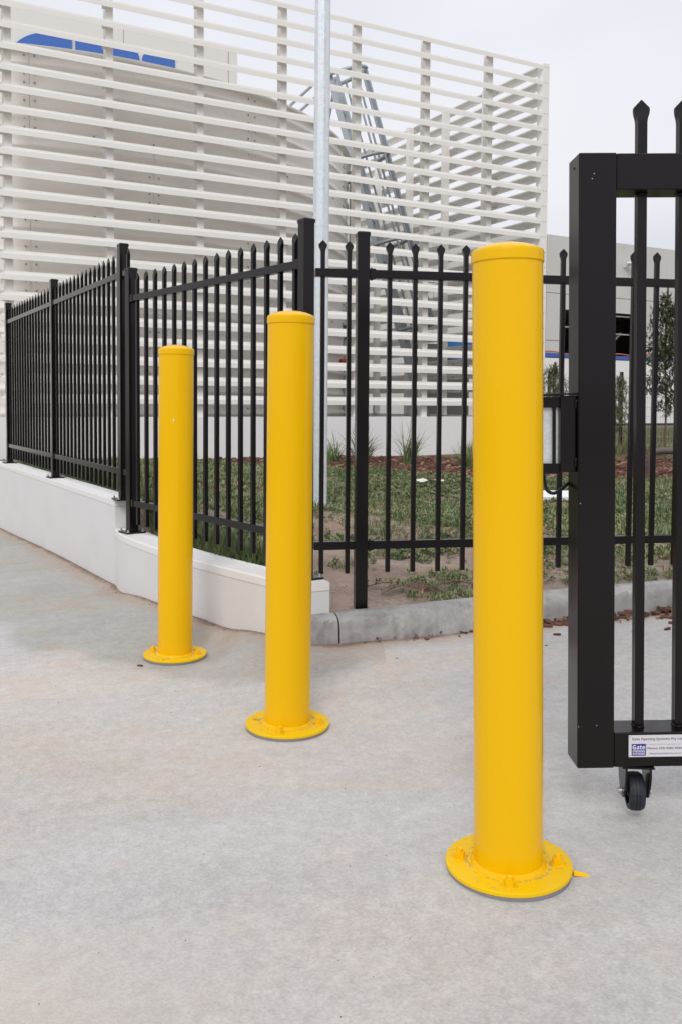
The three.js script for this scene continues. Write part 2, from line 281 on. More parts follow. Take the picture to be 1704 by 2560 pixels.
// ---------------------------------------------------------------- white retaining wall
{
  const wall = thing('retaining_wall', 'low white rendered retaining wall stepping down beneath the black fence', 'wall', [-1.529, -0.118, 6.084]);
  const o = wall.position;
  function offset(line, t) { return line.map((p, i) => { const a = line[Math.max(0, i - 1)], b = line[Math.min(line.length - 1, i + 1)], vx = b[0] - a[0], vd = b[1] - a[1], l = Math.hypot(vx, vd); return [p[0] - vd / l * t, p[1] + vx / l * t]; }); }
  function strip(front, back, yb, yt, r = 0) {
    const rings = front.map((f, i) => {
      const b = back[i], l = (f2, k) => [mix(f2[0], b[0], k), mix(f2[1], b[1], k)], e = r / 0.19, fi = l(f, e), bi = l(f, 1 - e);
      const w = (p, y) => new THREE.Vector3(p[0] - o.x, y - o.y, -p[1] - o.z);
      return r ? [w(f, yb), w(f, yt - r), w(fi, yt), w(bi, yt), w(b, yt - r), w(b, yb)] : [w(f, yb), w(f, yt), w(b, yt), w(b, yb)];
    });
    return uvBox(toCreasedNormals(loft(rings), 0.5));
  }
  const w2 = new THREE.CatmullRomCurve3(wallFront2.map(([x, d]) => new THREE.Vector3(x, 0, d)), false, 'centripetal').getPoints(28).map(p => [p.x, p.z]);
  const back2 = offset(w2, 0.19), back1 = offset(wallFront1, 0.19);
  // square the free end to the direction of the end face
  back2[back2.length - 1] = [-0.05, 4.292];
  mesh('wall_body', strip(wallFront1, back1, -0.7, 0.417), M.white, wall);
  mesh('wall_body', strip(w2, back2, -0.6, 0.224), M.white, wall);
  const p1 = offset(wallFront1, -0.0015), q1 = offset(wallFront1, 0.1915), p2 = offset(w2, -0.0015), q2 = back2;
  mesh('wall_cap', strip(p1, q1, 0.4195, 0.463, 0.006), M.whiteCap, wall);
  mesh('wall_cap', strip(p2, q2, 0.2265, 0.27, 0.006), M.whiteCap, wall);
  const crack = (a, b) => bar(new THREE.Vector3(a[0] - o.x, a[1] - o.y, -a[2] - o.z), new THREE.Vector3(b[0] - o.x, b[1] - o.y, -b[2] - o.z), 0.0018, 5);
}

// ---------------------------------------------------------------- yellow bollards
const bolt1 = (() => {                                    // washer, hexagonal nut and stud end
  const nut = cyl(0.0142, 0.0142, 0.0125, 6, 0, 0.0090, 0), was = cyl(0.0165, 0.0172, 0.0028, 20, 0, 0.0014, 0), stud = new THREE.LatheGeometry([[0.0001, 0.0165], [0.004, 0.018], [0.0075, 0.0225], [0.0082, 0.0215], [0.0082, 0.014]].map(p => new THREE.Vector2(...p)), 14);
  return merge([toCreasedNormals(nut, 0.4), was, stud]);
})();
function bollard(base, top, phase, hole, label) {
  const [x, y, d] = base, h = 1.49;
  const b = thing('yellow_bollard', label, 'bollard', base, 0, 'yellow bollards on the driveway');
  b.rotation.z = -(top[0] - x) / h;
  const P = p => p.map(q => new THREE.Vector2(q[0], q[1]));
  mesh('pipe', new THREE.LatheGeometry(P([[0.0825, 0.016], [0.0825, 0.5], [0.0825, 1.0], [0.0825, 1.462]]), 72), M.yellow, b);
  mesh('cap', new THREE.LatheGeometry(P([[0.0828, 1.4605], [0.0845, 1.461], [0.0852, 1.463], [0.0852, 1.482], [0.0843, 1.4875], [0.082, 1.4905], [0.072, 1.4955], [0.055, 1.502], [0.035, 1.5065], [0.015, 1.509], [0.0001, 1.5093]]), 72), M.yellow, b);
  const ring = [];
  for (let i = 0; i <= 60; i++) { const a = i / 60 * Math.PI * 2, w = 0.0095 + 0.002 * Math.sin(i * 1.7) * Math.sin(i * 0.6), c = Math.cos(a), s = Math.sin(a); ring.push([[0.0822, 0.0305], [0.0850, 0.030], [0.0825 + w * 0.62, 0.0275], [0.0825 + w, 0.0235], [0.0826 + w, 0.021], [0.0822, 0.021]].map(([r, yy]) => new THREE.Vector3(r * c, yy, r * s))); }
  mesh('weld_bead', toCreasedNormals(loft(ring, false), 1.2), M.yellow, b);
  // base plate with its bolt holes cut out
  const sh = new THREE.Shape(); sh.absarc(0, 0, 0.15, 0, Math.PI * 2);
  const at = k => phase + k * Math.PI / 2, hp = new THREE.Path();
  if (hole != null) { hp.absarc(0.118 * Math.cos(at(hole)), 0.118 * Math.sin(at(hole)), 0.0105, 0, Math.PI * 2, true); sh.holes.push(hp); }
  const pl = new THREE.ExtrudeGeometry(sh, { depth: 0.007, bevelEnabled: true, bevelSize: 0.0015, bevelThickness: 0.0015, bevelSegments: 2, curveSegments: 48 });
  pl.rotateX(-Math.PI / 2).translate(0, 0.0145, 0);
  const plu = uvBox(pl); { const n = plu.attributes.normal, uv = plu.attributes.uv; for (let i = 0; i < n.count; i++) if (n.getY(i) < 0.9) uv.setXY(i, 0.155, 0.155); }   // clean paint on the rim
  mesh('base_plate', plu, M.yellowScuffed, b);
  mesh('packing_pad', uvBox(new THREE.LatheGeometry(P([[0.1, 0.0128], [0.1488, 0.0128], [0.1492, 0.011], [0.148, -0.02], [0.1, -0.02]]), 64)), M.padGrey, b);
  for (let k = 0; k < 4; k++) if (k !== hole) mesh('anchor_bolt', bolt1, M.yellowSmooth, b, [0.118 * Math.cos(at(k)), 0.023, -0.118 * Math.sin(at(k))], [0, k * 0.8, 0]);
  return b;
}
const R = a => a * Math.PI / 180;
{
  const b1 = bollard([.412, -.007, 2.138], [.388], R(-9), null, 'yellow steel bollard beside the gate stile with a hardened paint drip at its base plate');
  const drip = loft([[0.150, 0.012, 0.009], [0.165, 0.010, 0.007], [0.178, 0.007, 0.006], [0.186, 0.005, 0.004], [0.192, 0.001, 0.001]].map(([x, w, h], i) => [[0, -w], [h, 0], [0, w], [-0.006, 0]].map(([yy, zz]) => new THREE.Vector3(x, 0.004 - i * 0.0015 + yy, 0.028 + i * 0.002 + zz))));
  mesh('paint_drip', toCreasedNormals(drip, 1), M.yellow, b1);
  bollard([-.188, -.057, 3.227], [-.180], R(-10), 2, 'yellow steel bollard with an empty bolt hole in front of the kerb end');
  const b3 = bollard([-.796, -.110, 4.313], [-.787], R(-15), 3, 'yellow steel bollard with a small chip in its paint in front of the white wall');
  mesh('paint_chip', new THREE.SphereGeometry(0.0045, 8, 6).scale(0.8, 1.6, 0.3), M.whiteCap, b3, [0.003, 1.15, 0.0826]);
}

// ---------------------------------------------------------------- black picket fences
const picketGeo = (() => {                                // 21 mm tube with pressed spear head, foot at y = 0
  const L = 1.62, ring = (y, hx, hz) => [[-hx, -hz], [hx, -hz], [hx, hz], [-hx, hz]].map(([a, c]) => new THREE.Vector3(a, y, c)).reverse();
  return uvBox(toCreasedNormals(loft([ring(0, .0105, .0105), ring(L - .058, .0105, .0105), ring(L - .047, .0128, .0098), ring(L - .036, .018, .0075), ring(L - .0285, .0203, .0048), ring(L - .0225, .0206, .0040), ring(L - .0195, .0196, .0038), ring(L, .0008, .0022)]), 0.6));
})();
const postGeo = {}, postFor = h => postGeo[h] ??= rbox(0.060, h, 0.060, 0.004, 0, h / 2, 0);
const capGeo = (() => { const ring = (y, h) => [[-h, -h], [h, -h], [h, h], [-h, h]].map(([a, c]) => new THREE.Vector3(a, y, c)).reverse(); return toCreasedNormals(loft([ring(-0.012, 0.0317), ring(0.002, 0.0321), ring(0.006, 0.0305), ring(0.010, 0.024), ring(0.0135, 0.002)]), 0.35); })();
const plateGeo = rbox(0.135, 0.01, 0.135, 0.002, 0, 0.005, 0);
const footBolt = merge([cyl(0.008, 0.008, 0.008, 6, 0, 0.006, 0), cyl(0.012, 0.012, 0.002, 14, 0, 0.001, 0), cyl(0.005, 0.005, 0.012, 10, 0, 0.011, 0)]);
const collarGeo = rbox(0.03, 0.05, 0.05, 0.004);
const screwGeo = new THREE.SphereGeometry(0.0055, 8, 6);
function fence(name, label, p0, p1, y0, railTop, railBot, posts, pickets, spans) {
  const ux = p1[0] - p0[0], ud = p1[1] - p0[1], f = thing(name, label, 'fence', [p0[0], y0, p0[1]], Math.atan2(ud, ux), 'black picket fence runs');
  for (const [s, ya, yb, plate, turn] of posts) {
    const h = Math.round((yb - ya) * 1000) / 1000, p = mesh('post', postFor(h), M.black, f, [s, ya - y0, 0], [0, turn || 0, 0]);
    mesh('post_cap', capGeo, M.black, p, [0, h + 0.001, 0]);
    if (plate) { mesh('foot_plate', plateGeo, M.black, p, [0, 0.001, 0]); for (const [a, c] of [[-1, -1], [1, -1], [1, 1], [-1, 1]]) mesh('foot_bolt', footBolt, M.zinc, p, [a * 0.052, 0.011, c * 0.052], [0, a + c, 0]); }
  }
  for (const [a, b] of spans) for (const [yt] of [[railTop], [railBot]]) {
    mesh('rail', rbox(b - a, 0.04, 0.04, 0.0025, 0, 0, 0), M.black, f, [(a + b) / 2, yt - 0.02 - y0, 0]);
    if (b - a > 0.25) for (const [e, k] of [[a, 1], [b, -1]]) { const c = mesh('rail_bracket', collarGeo, M.black, f, [e + k * 0.013, yt - 0.02 - y0, 0]); for (const q of [-1, 1]) mesh('bracket_screw', screwGeo, M.black, c, [-k * 0.004, q * 0.0265, 0.008]); }
  }
  for (const s of pickets) mesh('picket', picketGeo, M.black, f, [s, railTop + 0.137 - 1.62 - y0 + 0.002 * (rnd() - 0.5), 0], [0, 0, 0.002 * (rnd() - 0.5)]);
  return f;
}
{
  const even = (a, b, n) => Array.from({ length: n }, (_, i) => a + (b - a) * (i + 0.5) / n);
  fence('picket_fence', 'two-panel black picket fence on the taller part of the white wall', [-3.585, 9.739], [-1.47, 6.094], 0.463, 2.002, 0.676,
    [[0, .463, 2.178, 1], [2.168, .463, 2.178, 1], [4.214, .463, 2.178, 1]], [...even(0.04, 2.128, 16), ...even(2.208, 4.174, 16), 4.335],
    [[0.033, 2.135], [2.201, 4.181], [4.247, 4.41]]);
  fence('picket_fence', 'single black picket fence panel above the curved lower part of the white wall', [-1.366, 5.88], [-.172, 4.36], 0.27, 1.815, 0.489,
    [[0, .27, 1.985, 1], [1.933, .27, 1.998, 1, R(-5)]], even(0.03, 1.905, 15), [[0.033, 1.898]]);
  const q = 0.275, st = 0.1278;
  fence('picket_fence', 'black picket fence standing in the sandy garden behind the grey kerb', [-.13, 4.373], [1.731, 4.688], 0.02, 1.774, 0.449,
    [[q - 0.042, .02, 1.945, 0], [q + 2.41, .02, 1.95, 0], [q + 4.85, .02, 1.96, 0]], [.037, .166, ...Array.from({ length: 18 }, (_, i) => .368 + i * st), ...Array.from({ length: 18 }, (_, i) => 2.82 + i * st)],
    [[0.0, q - 0.075], [q - 0.009, q + 2.377], [q + 2.443, q + 4.817]]);
}

// ---------------------------------------------------------------- black gate
{
  const g = thing('black_gate', 'heavy black steel gate leaf with spear pickets, sign plate and caster wheel', 'gate', [.643, .14, 2.39], 0.017);
  g.rotation.z = 0.0155;
  const W = 3.1, H = 1.643, S = 0.1, T = 0.095, r = 0.004;
  mesh('stile', rbox(S, H, S, r, S / 2, H / 2, -S / 2), M.black, g);
  mesh('stile', rbox(S, H, S, r, W - S / 2, H / 2, -S / 2), M.black, g);
  mesh('top_rail', rbox(W - 2 * S, T, S - 0.002, r, W / 2, H - T / 2 - 0.0015, -S / 2), M.black, g);
  mesh('bottom_rail', rbox(W - 2 * S, T, S - 0.002, r, W / 2, T / 2 + 0.0015, -S / 2), M.black, g);
  const spear = uvBox(toCreasedNormals((() => { const L = 1.714, ring = (y, hx, hz) => [[-hx, -hz], [hx, -hz], [hx, hz], [-hx, hz]].map(([a, c]) => new THREE.Vector3(a, y, c)).reverse(); return loft([ring(0, .0125, .0125), ring(L - .062, .0125, .0125), ring(L - .05, .0145, .0112), ring(L - .040, .019, .0075), ring(L - .031, .0215, .0048), ring(L - .0235, .0218, .0040), ring(L - .0205, .0205, .0038), ring(L, .0008, .0022)]); })(), 0.6));
  const weld = new THREE.TorusGeometry(0.0165, 0.0035, 5, 4).rotateX(Math.PI / 2).rotateY(Math.PI / 4);
  for (let i = 0; i < 26; i++) { const x = 0.1805 + i * 0.1106; if (x > W - 0.12) break; const p = mesh('picket', spear, M.black, g, [x, 0.08, -0.05]); mesh('weld_bead', weld, M.black, p, [0, T - 0.08 + 0.003, 0]); mesh('weld_bead', weld, M.black, p, [0, H - T - 0.08 - 0.004, 0]); }
  // hole in the side of the stile and flecks in the paint
  mesh('bolt_hole', cyl(0.004, 0.004, 0.002, 12).rotateZ(Math.PI / 2), M.dark, g, [-0.0005, H - 0.03, -0.045]);
  for (const [x, y] of [[0.035, 1.575], [0.04, 1.588], [0.003, 0.115], [0.052, 0.118], [0.006, 0.72]]) mesh('paint_fleck', new THREE.SphereGeometry(0.0014, 6, 5).scale(1, 1.2, 0.4), M.zinc, g, [x, y, 0]);
  // sign plate
  const c = document.createElement('canvas'); c.width = 1024; c.height = 400; const x = c.getContext('2d');
  x.fillStyle = '#d6d3d8'; x.fillRect(0, 0, 1024, 400);
  x.fillStyle = '#2a2458'; x.textBaseline = 'alphabetic';
  x.font = 'bold 60px sans-serif'; const tw = x.measureText('Gate Opening Systems Pty Ltd').width; x.save(); x.translate(58, 92); x.scale(930 / tw, 1); x.fillText('Gate Opening Systems Pty Ltd', 0, 0); x.restore();
  x.fillStyle = '#332f86'; x.fillRect(52, 158, 262, 220);
  x.fillStyle = '#e6e3ee'; const fit = (s, px, X, Y, w) => { x.font = 'bold ' + px + 'px sans-serif'; const m = x.measureText(s).width; x.save(); x.translate(X, Y); x.scale(w / m, 1); x.fillText(s, 0, 0); x.restore(); };
  fit('Gate', 112, 64, 260, 240); fit('OPENING', 52, 68, 312, 230); fit('SYSTEMS', 52, 68, 360, 230);
  x.fillStyle = '#8682a6'; fit('1 / 4 Somerton Park Drive, Campbellfield Vic 3061', 22, 334, 180, 620);
  x.fillStyle = '#2a2458'; fit('Phone: (03) 9305 3034', 54, 334, 262, 640);
  fit('www.gateopeningsystems.com.au', 34, 372, 350, 580);
  x.fillStyle = '#555'; for (const [a, b] of [[26, 26], [26, 374], [998, 26], [998, 374]]) { x.beginPath(); x.arc(a, b, 7, 0, 7); x.fill(); }
  const st = new THREE.CanvasTexture(c); st.colorSpace = THREE.SRGBColorSpace; st.anisotropy = 8;
  const signM = new THREE.MeshStandardMaterial({ map: st, roughness: 0.45 });
  const sp = mesh('sign_plate', rbox(0.152, 0.0595, 0.0016, 0.0006), M.whiteCap, g, [0.1385 + 0.076, 0.0605, 0.0011]);
  sp.userData.label = 'white sign plate with dark blue lettering and a blue square logo';
  mesh('sign_print', new THREE.PlaneGeometry(0.152, 0.0595), signM, sp, [0, 0, 0.0012]);
  // box welded to the side of the stile
  const bx = new THREE.Group(); bx.name = 'lock_box'; bx.position.set(0, 0.80, -0.05); g.add(bx);
  mesh('side_plate', rbox(0.042, 0.205, 0.075, 0.002, -0.022, 0.105, -0.005), M.black, bx);
  mesh('top_plate', rbox(0.15, 0.005, 0.095, 0.001, -0.076, 0.2125, 0), M.black, bx, null, [0, 0, 0.03]);
  mesh('back_panel', rbox(0.1, 0.16, 0.004, 0.001, -0.094, 0.103, 0.012), M.galv, bx);
  mesh('frame_bar', rbox(0.1, 0.028, 0.01, 0.001, -0.094, 0.190, 0.020), M.black, bx);
  mesh('frame_bar', rbox(0.1, 0.028, 0.01, 0.001, -0.094, 0.012, 0.020), M.black, bx);
  mesh('frame_bar', rbox(0.0085, 0.15, 0.009, 0.001, -0.057, 0.101, 0.019), M.black, bx);
  mesh('frame_bar', rbox(0.012, 0.205, 0.06, 0.001, -0.145, 0.1, 0.0), M.black, bx);
  for (const y of [0.028, 0.185]) mesh('weld_bead', new THREE.SphereGeometry(0.006, 8, 6).scale(0.7, 2.4, 0.8), M.black, bx, [-0.002, y, 0.034]);
  mesh('cable', tube([[-0.071, 0.01, -0.04], [-0.07, -0.025, -0.035], [-0.062, -0.053, -0.03], [-0.045, -0.06, -0.03], [-0.024, -0.05, -0.035], [0.004, -0.03, -0.045]].map(p => new THREE.Vector3(...p)), 0.0048, 30, 10), M.rubber, bx);
  // caster wheels
  for (const cxp of [0.173, W - 0.2]) {
    const cs = new THREE.Group(); cs.name = 'caster'; cs.position.set(cxp, -0.085, -0.05); cs.rotation.y = -0.12; g.add(cs);
    const P = p => p.map(q => new THREE.Vector2(q[0], q[1]));
    mesh('tyre', toCreasedNormals(new THREE.LatheGeometry(P([[0.034, -0.021], [0.0415, -0.0215], [0.0465, -0.02], [0.0512, -0.0115], [0.0514, -0.006], [0.0498, -0.0055], [0.0498, -0.0035], [0.0516, -0.003], [0.0516, 0.003], [0.0498, 0.0035], [0.0498, 0.0055], [0.0514, 0.006], [0.0512, 0.0115], [0.0465, 0.02], [0.0415, 0.0215], [0.034, 0.021]]), 48), 0.5).rotateZ(Math.PI / 2), M.rubber, cs);
    mesh('hub', merge([new THREE.LatheGeometry(P([[0.008, -0.018], [0.016, -0.018], [0.018, -0.006], [0.0345, -0.009], [0.0345, 0.009], [0.018, 0.006], [0.016, 0.018], [0.008, 0.018]]), 32).rotateZ(Math.PI / 2)]), M.dark, cs);
    const sh = new THREE.Shape(); sh.moveTo(-0.05, 0.085); sh.lineTo(0.05, 0.085); sh.lineTo(0.05, 0.06); sh.quadraticCurveTo(0.045, 0.03, 0.02, -0.008); sh.quadraticCurveTo(0, -0.024, -0.02, -0.008); sh.quadraticCurveTo(-0.045, 0.03, -0.05, 0.06); sh.closePath();
    const fg = new THREE.ExtrudeGeometry(sh, { depth: 0.004, bevelEnabled: true, bevelSize: 0.001, bevelThickness: 0.001, bevelSegments: 1 }).rotateY(Math.PI / 2);
    for (const k of [-1, 1]) { const p = mesh('fork_plate', fg, M.black, cs, [k * 0.032 - 0.002, 0, 0]); mesh('axle_nut', cyl(0.0085, 0.0085, 0.009, 6).rotateZ(Math.PI / 2), M.zinc, p, [k * 0.0075 + 0.002, 0, 0]); }
    mesh('top_plate', rbox(0.086, 0.005, 0.10, 0.001, 0, 0.0825, 0), M.black, cs);
  }
}

// ---------------------------------------------------------------- galvanised pole
{
  const y0 = garden(-.205, 8.4), p = thing('lamp_pole', 'tall octagonal galvanised steel pole standing in the weeds', 'pole', [-.205, y0, 8.4]);
  p.rotation.z = -0.0035;
  const H = 8.2, oct = (y, r) => Array.from({ length: 8 }, (_, i) => { const a = (i + 0.32) / 8 * Math.PI * 2; return new THREE.Vector3(r * Math.cos(a), y, -r * Math.sin(a)); });
  mesh('shaft', uvBox(toCreasedNormals(loft([oct(0.01, 0.079), oct(H, 0.068)]), 0.4)), M.galv, p);
  mesh('base_flange', rbox(0.30, 0.018, 0.30, 0.003, 0, 0.012, 0), M.galv, p, null, [0, 0.25, 0]);
  for (const [a, b] of [[-1, -1], [1, -1], [1, 1], [-1, 1]]) mesh('anchor_bolt', bolt1, M.zinc, p, [a * 0.115, 0.02, b * 0.115]);
}

// ---------------------------------------------------------------- slatted screen round the tank
{
  const th = Math.atan2(.478, .8783), s0 = thing('slat_screen', 'tall off-white screen of horizontal slats on a white plinth', 'screen', [-4.79, .2, 12.68], th);
  const yb = 1.11 - 0.2, pitch = 0.2895, rows = 23, L = 9.72;
  function slatGeo(len) {
    const t = 0.004, a = [[0, 0], [0, 0.075], [-0.1, 0.115], [-0.1, 0.14]], sh = new THREE.Shape();
    const b = [[-0.1 - t, 0.14], [-0.1 - t, 0.115 - t * 0.4], [-t, 0.075 - t * 0.4], [-t, 0]];
    sh.moveTo(...a[0]); for (const p of [...a.slice(1), ...b]) sh.lineTo(...p); sh.closePath();
    return uvBox(new THREE.ExtrudeGeometry(sh, { depth: len, bevelEnabled: false }).rotateY(-Math.PI / 2).scale(1, 1, 1).translate(len, 0, 0).applyMatrix4(new THREE.Matrix4().makeScale(1, 1, 1)));
  }
  // shape x is depth; after the turn the blade runs along x with its outer face at z = 0
  const g1 = slatGeo(L), L2 = 10.6, g2 = slatGeo(L2), H = yb + (rows - 1) * pitch + 0.10;
  const flip = g => { const c = g.clone(), p = c.attributes.position; for (let i = 0; i < p.count; i++) p.setZ(i, p.getZ(i)); return c; };
  for (let k = 0; k < rows; k++) mesh('slat', g1, M.slat, s0, [0.02, yb + k * pitch, 0]);
  const cg = rbox(0.11, H - 0.70, 0.15, 0.006, 0, (H + 0.70) / 2, -0.185);
  for (const s of [0.155, 1.59, 3.0, 4.42, 5.81, 7.21, 8.60]) mesh('column', cg, M.column, s0, [s, 0, 0]);
  const eg = rbox(0.16, H - 0.70 + 0.02, 0.16, 0.005, 0, (H + 0.72) / 2, -0.08), ends = [mesh('end_post', eg, M.slat, s0, [-0.085, 0, 0.002]), mesh('end_post', eg, M.slat, s0, [9.83, 0, 0.002])];
  { const dots = []; for (let k = 0; k < rows; k++) for (const q of [-0.032, 0.032]) dots.push(new THREE.SphereGeometry(0.011, 8, 6).scale(1, 1, 0.5).translate(q, yb + k * pitch + 0.05, 0.001)); const m = merge(dots); for (const e of ends) { const b = mesh('post_bolts', m, M.boltGrey, e); b.userData.kind = 'stuff'; } }
  // the side returning behind
  const c0 = [9.83, -0.08], rot = Math.PI / 2;           // runs back from the corner post; outer face to the right
  const side2 = (name, geo, mat, s, y, z) => { const m = mesh(name, geo, mat, s0); m.position.set(c0[0] + 0.08 + z, y, c0[1] - s); m.rotation.y = rot; return m; };
  for (let k = 0; k < rows; k++) side2('slat', g2, M.slat, 0.1, yb + k * pitch, 0);
  for (const s of [1.62, 3.06, 4.5, 5.94, 7.4, 8.84, 10.28]) side2('column', cg, M.column, s, 0, 0);
  { const dots = []; for (let k = 0; k < rows; k++) for (const s of [1.62, 3.06, 4.5, 5.94, 7.4, 8.84]) for (const q of [-1, 1]) for (const w of [0.04, 0.09]) dots.push(new THREE.SphereGeometry(0.012, 6, 5).translate(s + q * (0.06 + w), yb + k * pitch + 0.045, -0.008)); const m = side2('slat_bolts', merge(dots), M.boltGrey, 0, 0, 0); m.userData.kind = 'stuff'; }
  { const dots = []; for (let k = 0; k < rows; k++) for (const s of [0.155, 1.59, 3.0, 4.42, 5.81, 7.21, 8.60]) dots.push(box(0.05, 0.06, 0.012, s - 0.085, yb + k * pitch + 0.03, -0.112)); const m = mesh('slat_cleats', merge(dots), M.column, s0); m.userData.kind = 'stuff'; }
  // plinth and its upstand
  mesh('plinth', boxU(10.3, 1.1, 0.26, 4.86, 0.71 - 0.55, -0.12), M.paleWall, s0);
  mesh('plinth', boxU(0.26, 1.1, 10.4, 9.84, 0.70 - 0.55, -5.46), M.paleWall, s0);
}

// ---------------------------------------------------------------- steel water tank
{
  const R0 = 6.5, cx = -6.4, cd = 19.9, y0 = 0.2, ringH = 1.21, t = thing('water_tank', 'large beige ribbed steel water tank behind the slatted screen', 'tank', [cx, y0, cd]);
  const NP = 11, dphi = Math.PI * 2 / NP, gs = [];
  const facing = Math.atan2(cx * -1, cd * 1);             // angle of the side towards the gate
  function panelGeo(off) {
    const prof = [], N = 40;
    for (let i = 0; i <= N; i++) { const v = i / N; let b = 0; for (const c of [0.2, 0.53, 0.83]) { const q = (v - c) / 0.036; b += Math.exp(-q * q) * 0.042; } prof.push(new THREE.Vector2(R0 + off + b, v * (ringH + 0.012))); }
    return new THREE.LatheGeometry(prof, 14, 0, dphi - 0.0006);
  }
  const A = panelGeo(0), B = panelGeo(0.006), bolts = [];
  for (let k = 0; k < 5; k++) for (let i = 0; i < NP; i++) {
    const a = 0.27 + i * dphi + (k % 2 ? dphi / 2 : 0);
    mesh('wall_panel', k % 2 ? B : A, M.tank, t, [0, k * ringH + 0.1, 0], [0, a, 0]);
    for (let j = 0; j < 9; j++) for (const q of [-0.075, 0.075]) { const an = a + q / R0, r = R0 + 0.012; bolts.push(new THREE.SphereGeometry(0.016, 5, 4).translate(Math.sin(an) * r, k * ringH + 0.18 + j * 0.132, Math.cos(an) * r)); }
    for (let j = 1; j < 4; j++) { const an = a + j * dphi / 4; bolts.push(new THREE.SphereGeometry(0.016, 5, 4).translate(Math.sin(an) * (R0 + 0.012), k * ringH + 0.14, Math.cos(an) * (R0 + 0.012))); }
  }
  const bm = mesh('seam_bolts', merge(bolts), M.boltGrey, t); bm.userData.kind = 'stuff';
  const top = 5 * ringH + 0.11;
  mesh('roof', new THREE.LatheGeometry([[R0 - 0.05, top - 0.03], [R0 + 0.075, top - 0.03], [R0 + 0.08, top + 0.05], [R0 + 0.06, top + 0.062], [0.01, top + 0.55]].map(p => new THREE.Vector2(...p)), 96), M.tankTrim, t);
  mesh('footing', new THREE.LatheGeometry([[0.01, 0.1], [R0 + 0.15, 0.1], [R0 + 0.15, -0.4]].map(p => new THREE.Vector2(...p)), 64), M.kerb, t);
  // overflow pipes down the side
  for (const [a, r] of [[1.50, 0.07], [1.545, 0.04]]) mesh('overflow_pipe', cyl(r, r, top - 0.4, 14, Math.sin(a) * (R0 + 0.13), top / 2 - 0.2, Math.cos(a) * (R0 + 0.13)), M.ladder, t);
}
// ---------------------------------------------------------------- caged ladder leaning to the tank
{
  const base = [2.0, .2, 19.7], t = thing('caged_ladder', 'sloping galvanised cage ladder leaning against the beige tank', 'ladder', base);
  const up = new THREE.Vector3(-0.28, 1, 0.0).normalize(), out = new THREE.Vector3(0.90, 0.25, 0.25).normalize(), w = new THREE.Vector3(0.30, 0.0, -0.95).normalize().multiplyScalar(0.25), LEN = 8.6;
  const at = (h, o = 0, k = 0) => up.clone().multiplyScalar(h).addScaledVector(out, o).addScaledVector(w, k);
  const rail = (a, b, s) => { const v = b.clone().sub(a), g = box(s, v.length(), 0.02); g.applyQuaternion(new THREE.Quaternion().setFromUnitVectors(new THREE.Vector3(0, 1, 0), v.clone().normalize())); const c = a.clone().add(b).multiplyScalar(0.5); return g.translate(c.x, c.y, c.z); };
  for (const k of [-1, 1]) mesh('stringer', rail(at(0, 0, k), at(8.35, 0, k), 0.125), M.ladder, t);
  for (let i = 0; i < 25; i++) mesh('rung', bar(at(0.3 + i * 0.3, 0, -1), at(0.3 + i * 0.3, 0, 1), 0.014, 6), M.ladder, t);
  const hoop = (h, o) => { const pts = []; for (let i = 0; i <= 14; i++) { const a = i / 14 * Math.PI; pts.push(at(h, 0.74 * Math.sin(a), -1.25 * Math.cos(a))); } return pts; };
  for (const h of [2.6, 4.5, 6.35, 8.2]) { const pts = hoop(h); mesh('cage_hoop', tube(pts, 0.042, 40, 6), M.ladder, t); }
  for (let i = 0; i < 7; i++) { const a = (0.08 + 0.84 * i / 6) * Math.PI; mesh('cage_bar', bar(at(2.6, 0.74 * Math.sin(a), -1.25 * Math.cos(a)), at(8.2, 0.74 * Math.sin(a), -1.25 * Math.cos(a)), 0.026, 6), M.ladder, t); }
  // landing bracket at the rim
  for (const k of [-1, 1]) { mesh('handrail', bar(at(6.5, -0.9, k), at(8.3, 0, k), 0.03, 8), M.ladder, t); mesh('handrail', bar(at(8.3, 0, k), at(7.9, -1.0, k), 0.03, 8), M.ladder, t); mesh('bracket_arm', bar(at(6.15, 0, k), at(5.95, -1.1, k), 0.03, 8), M.ladder, t); }
}

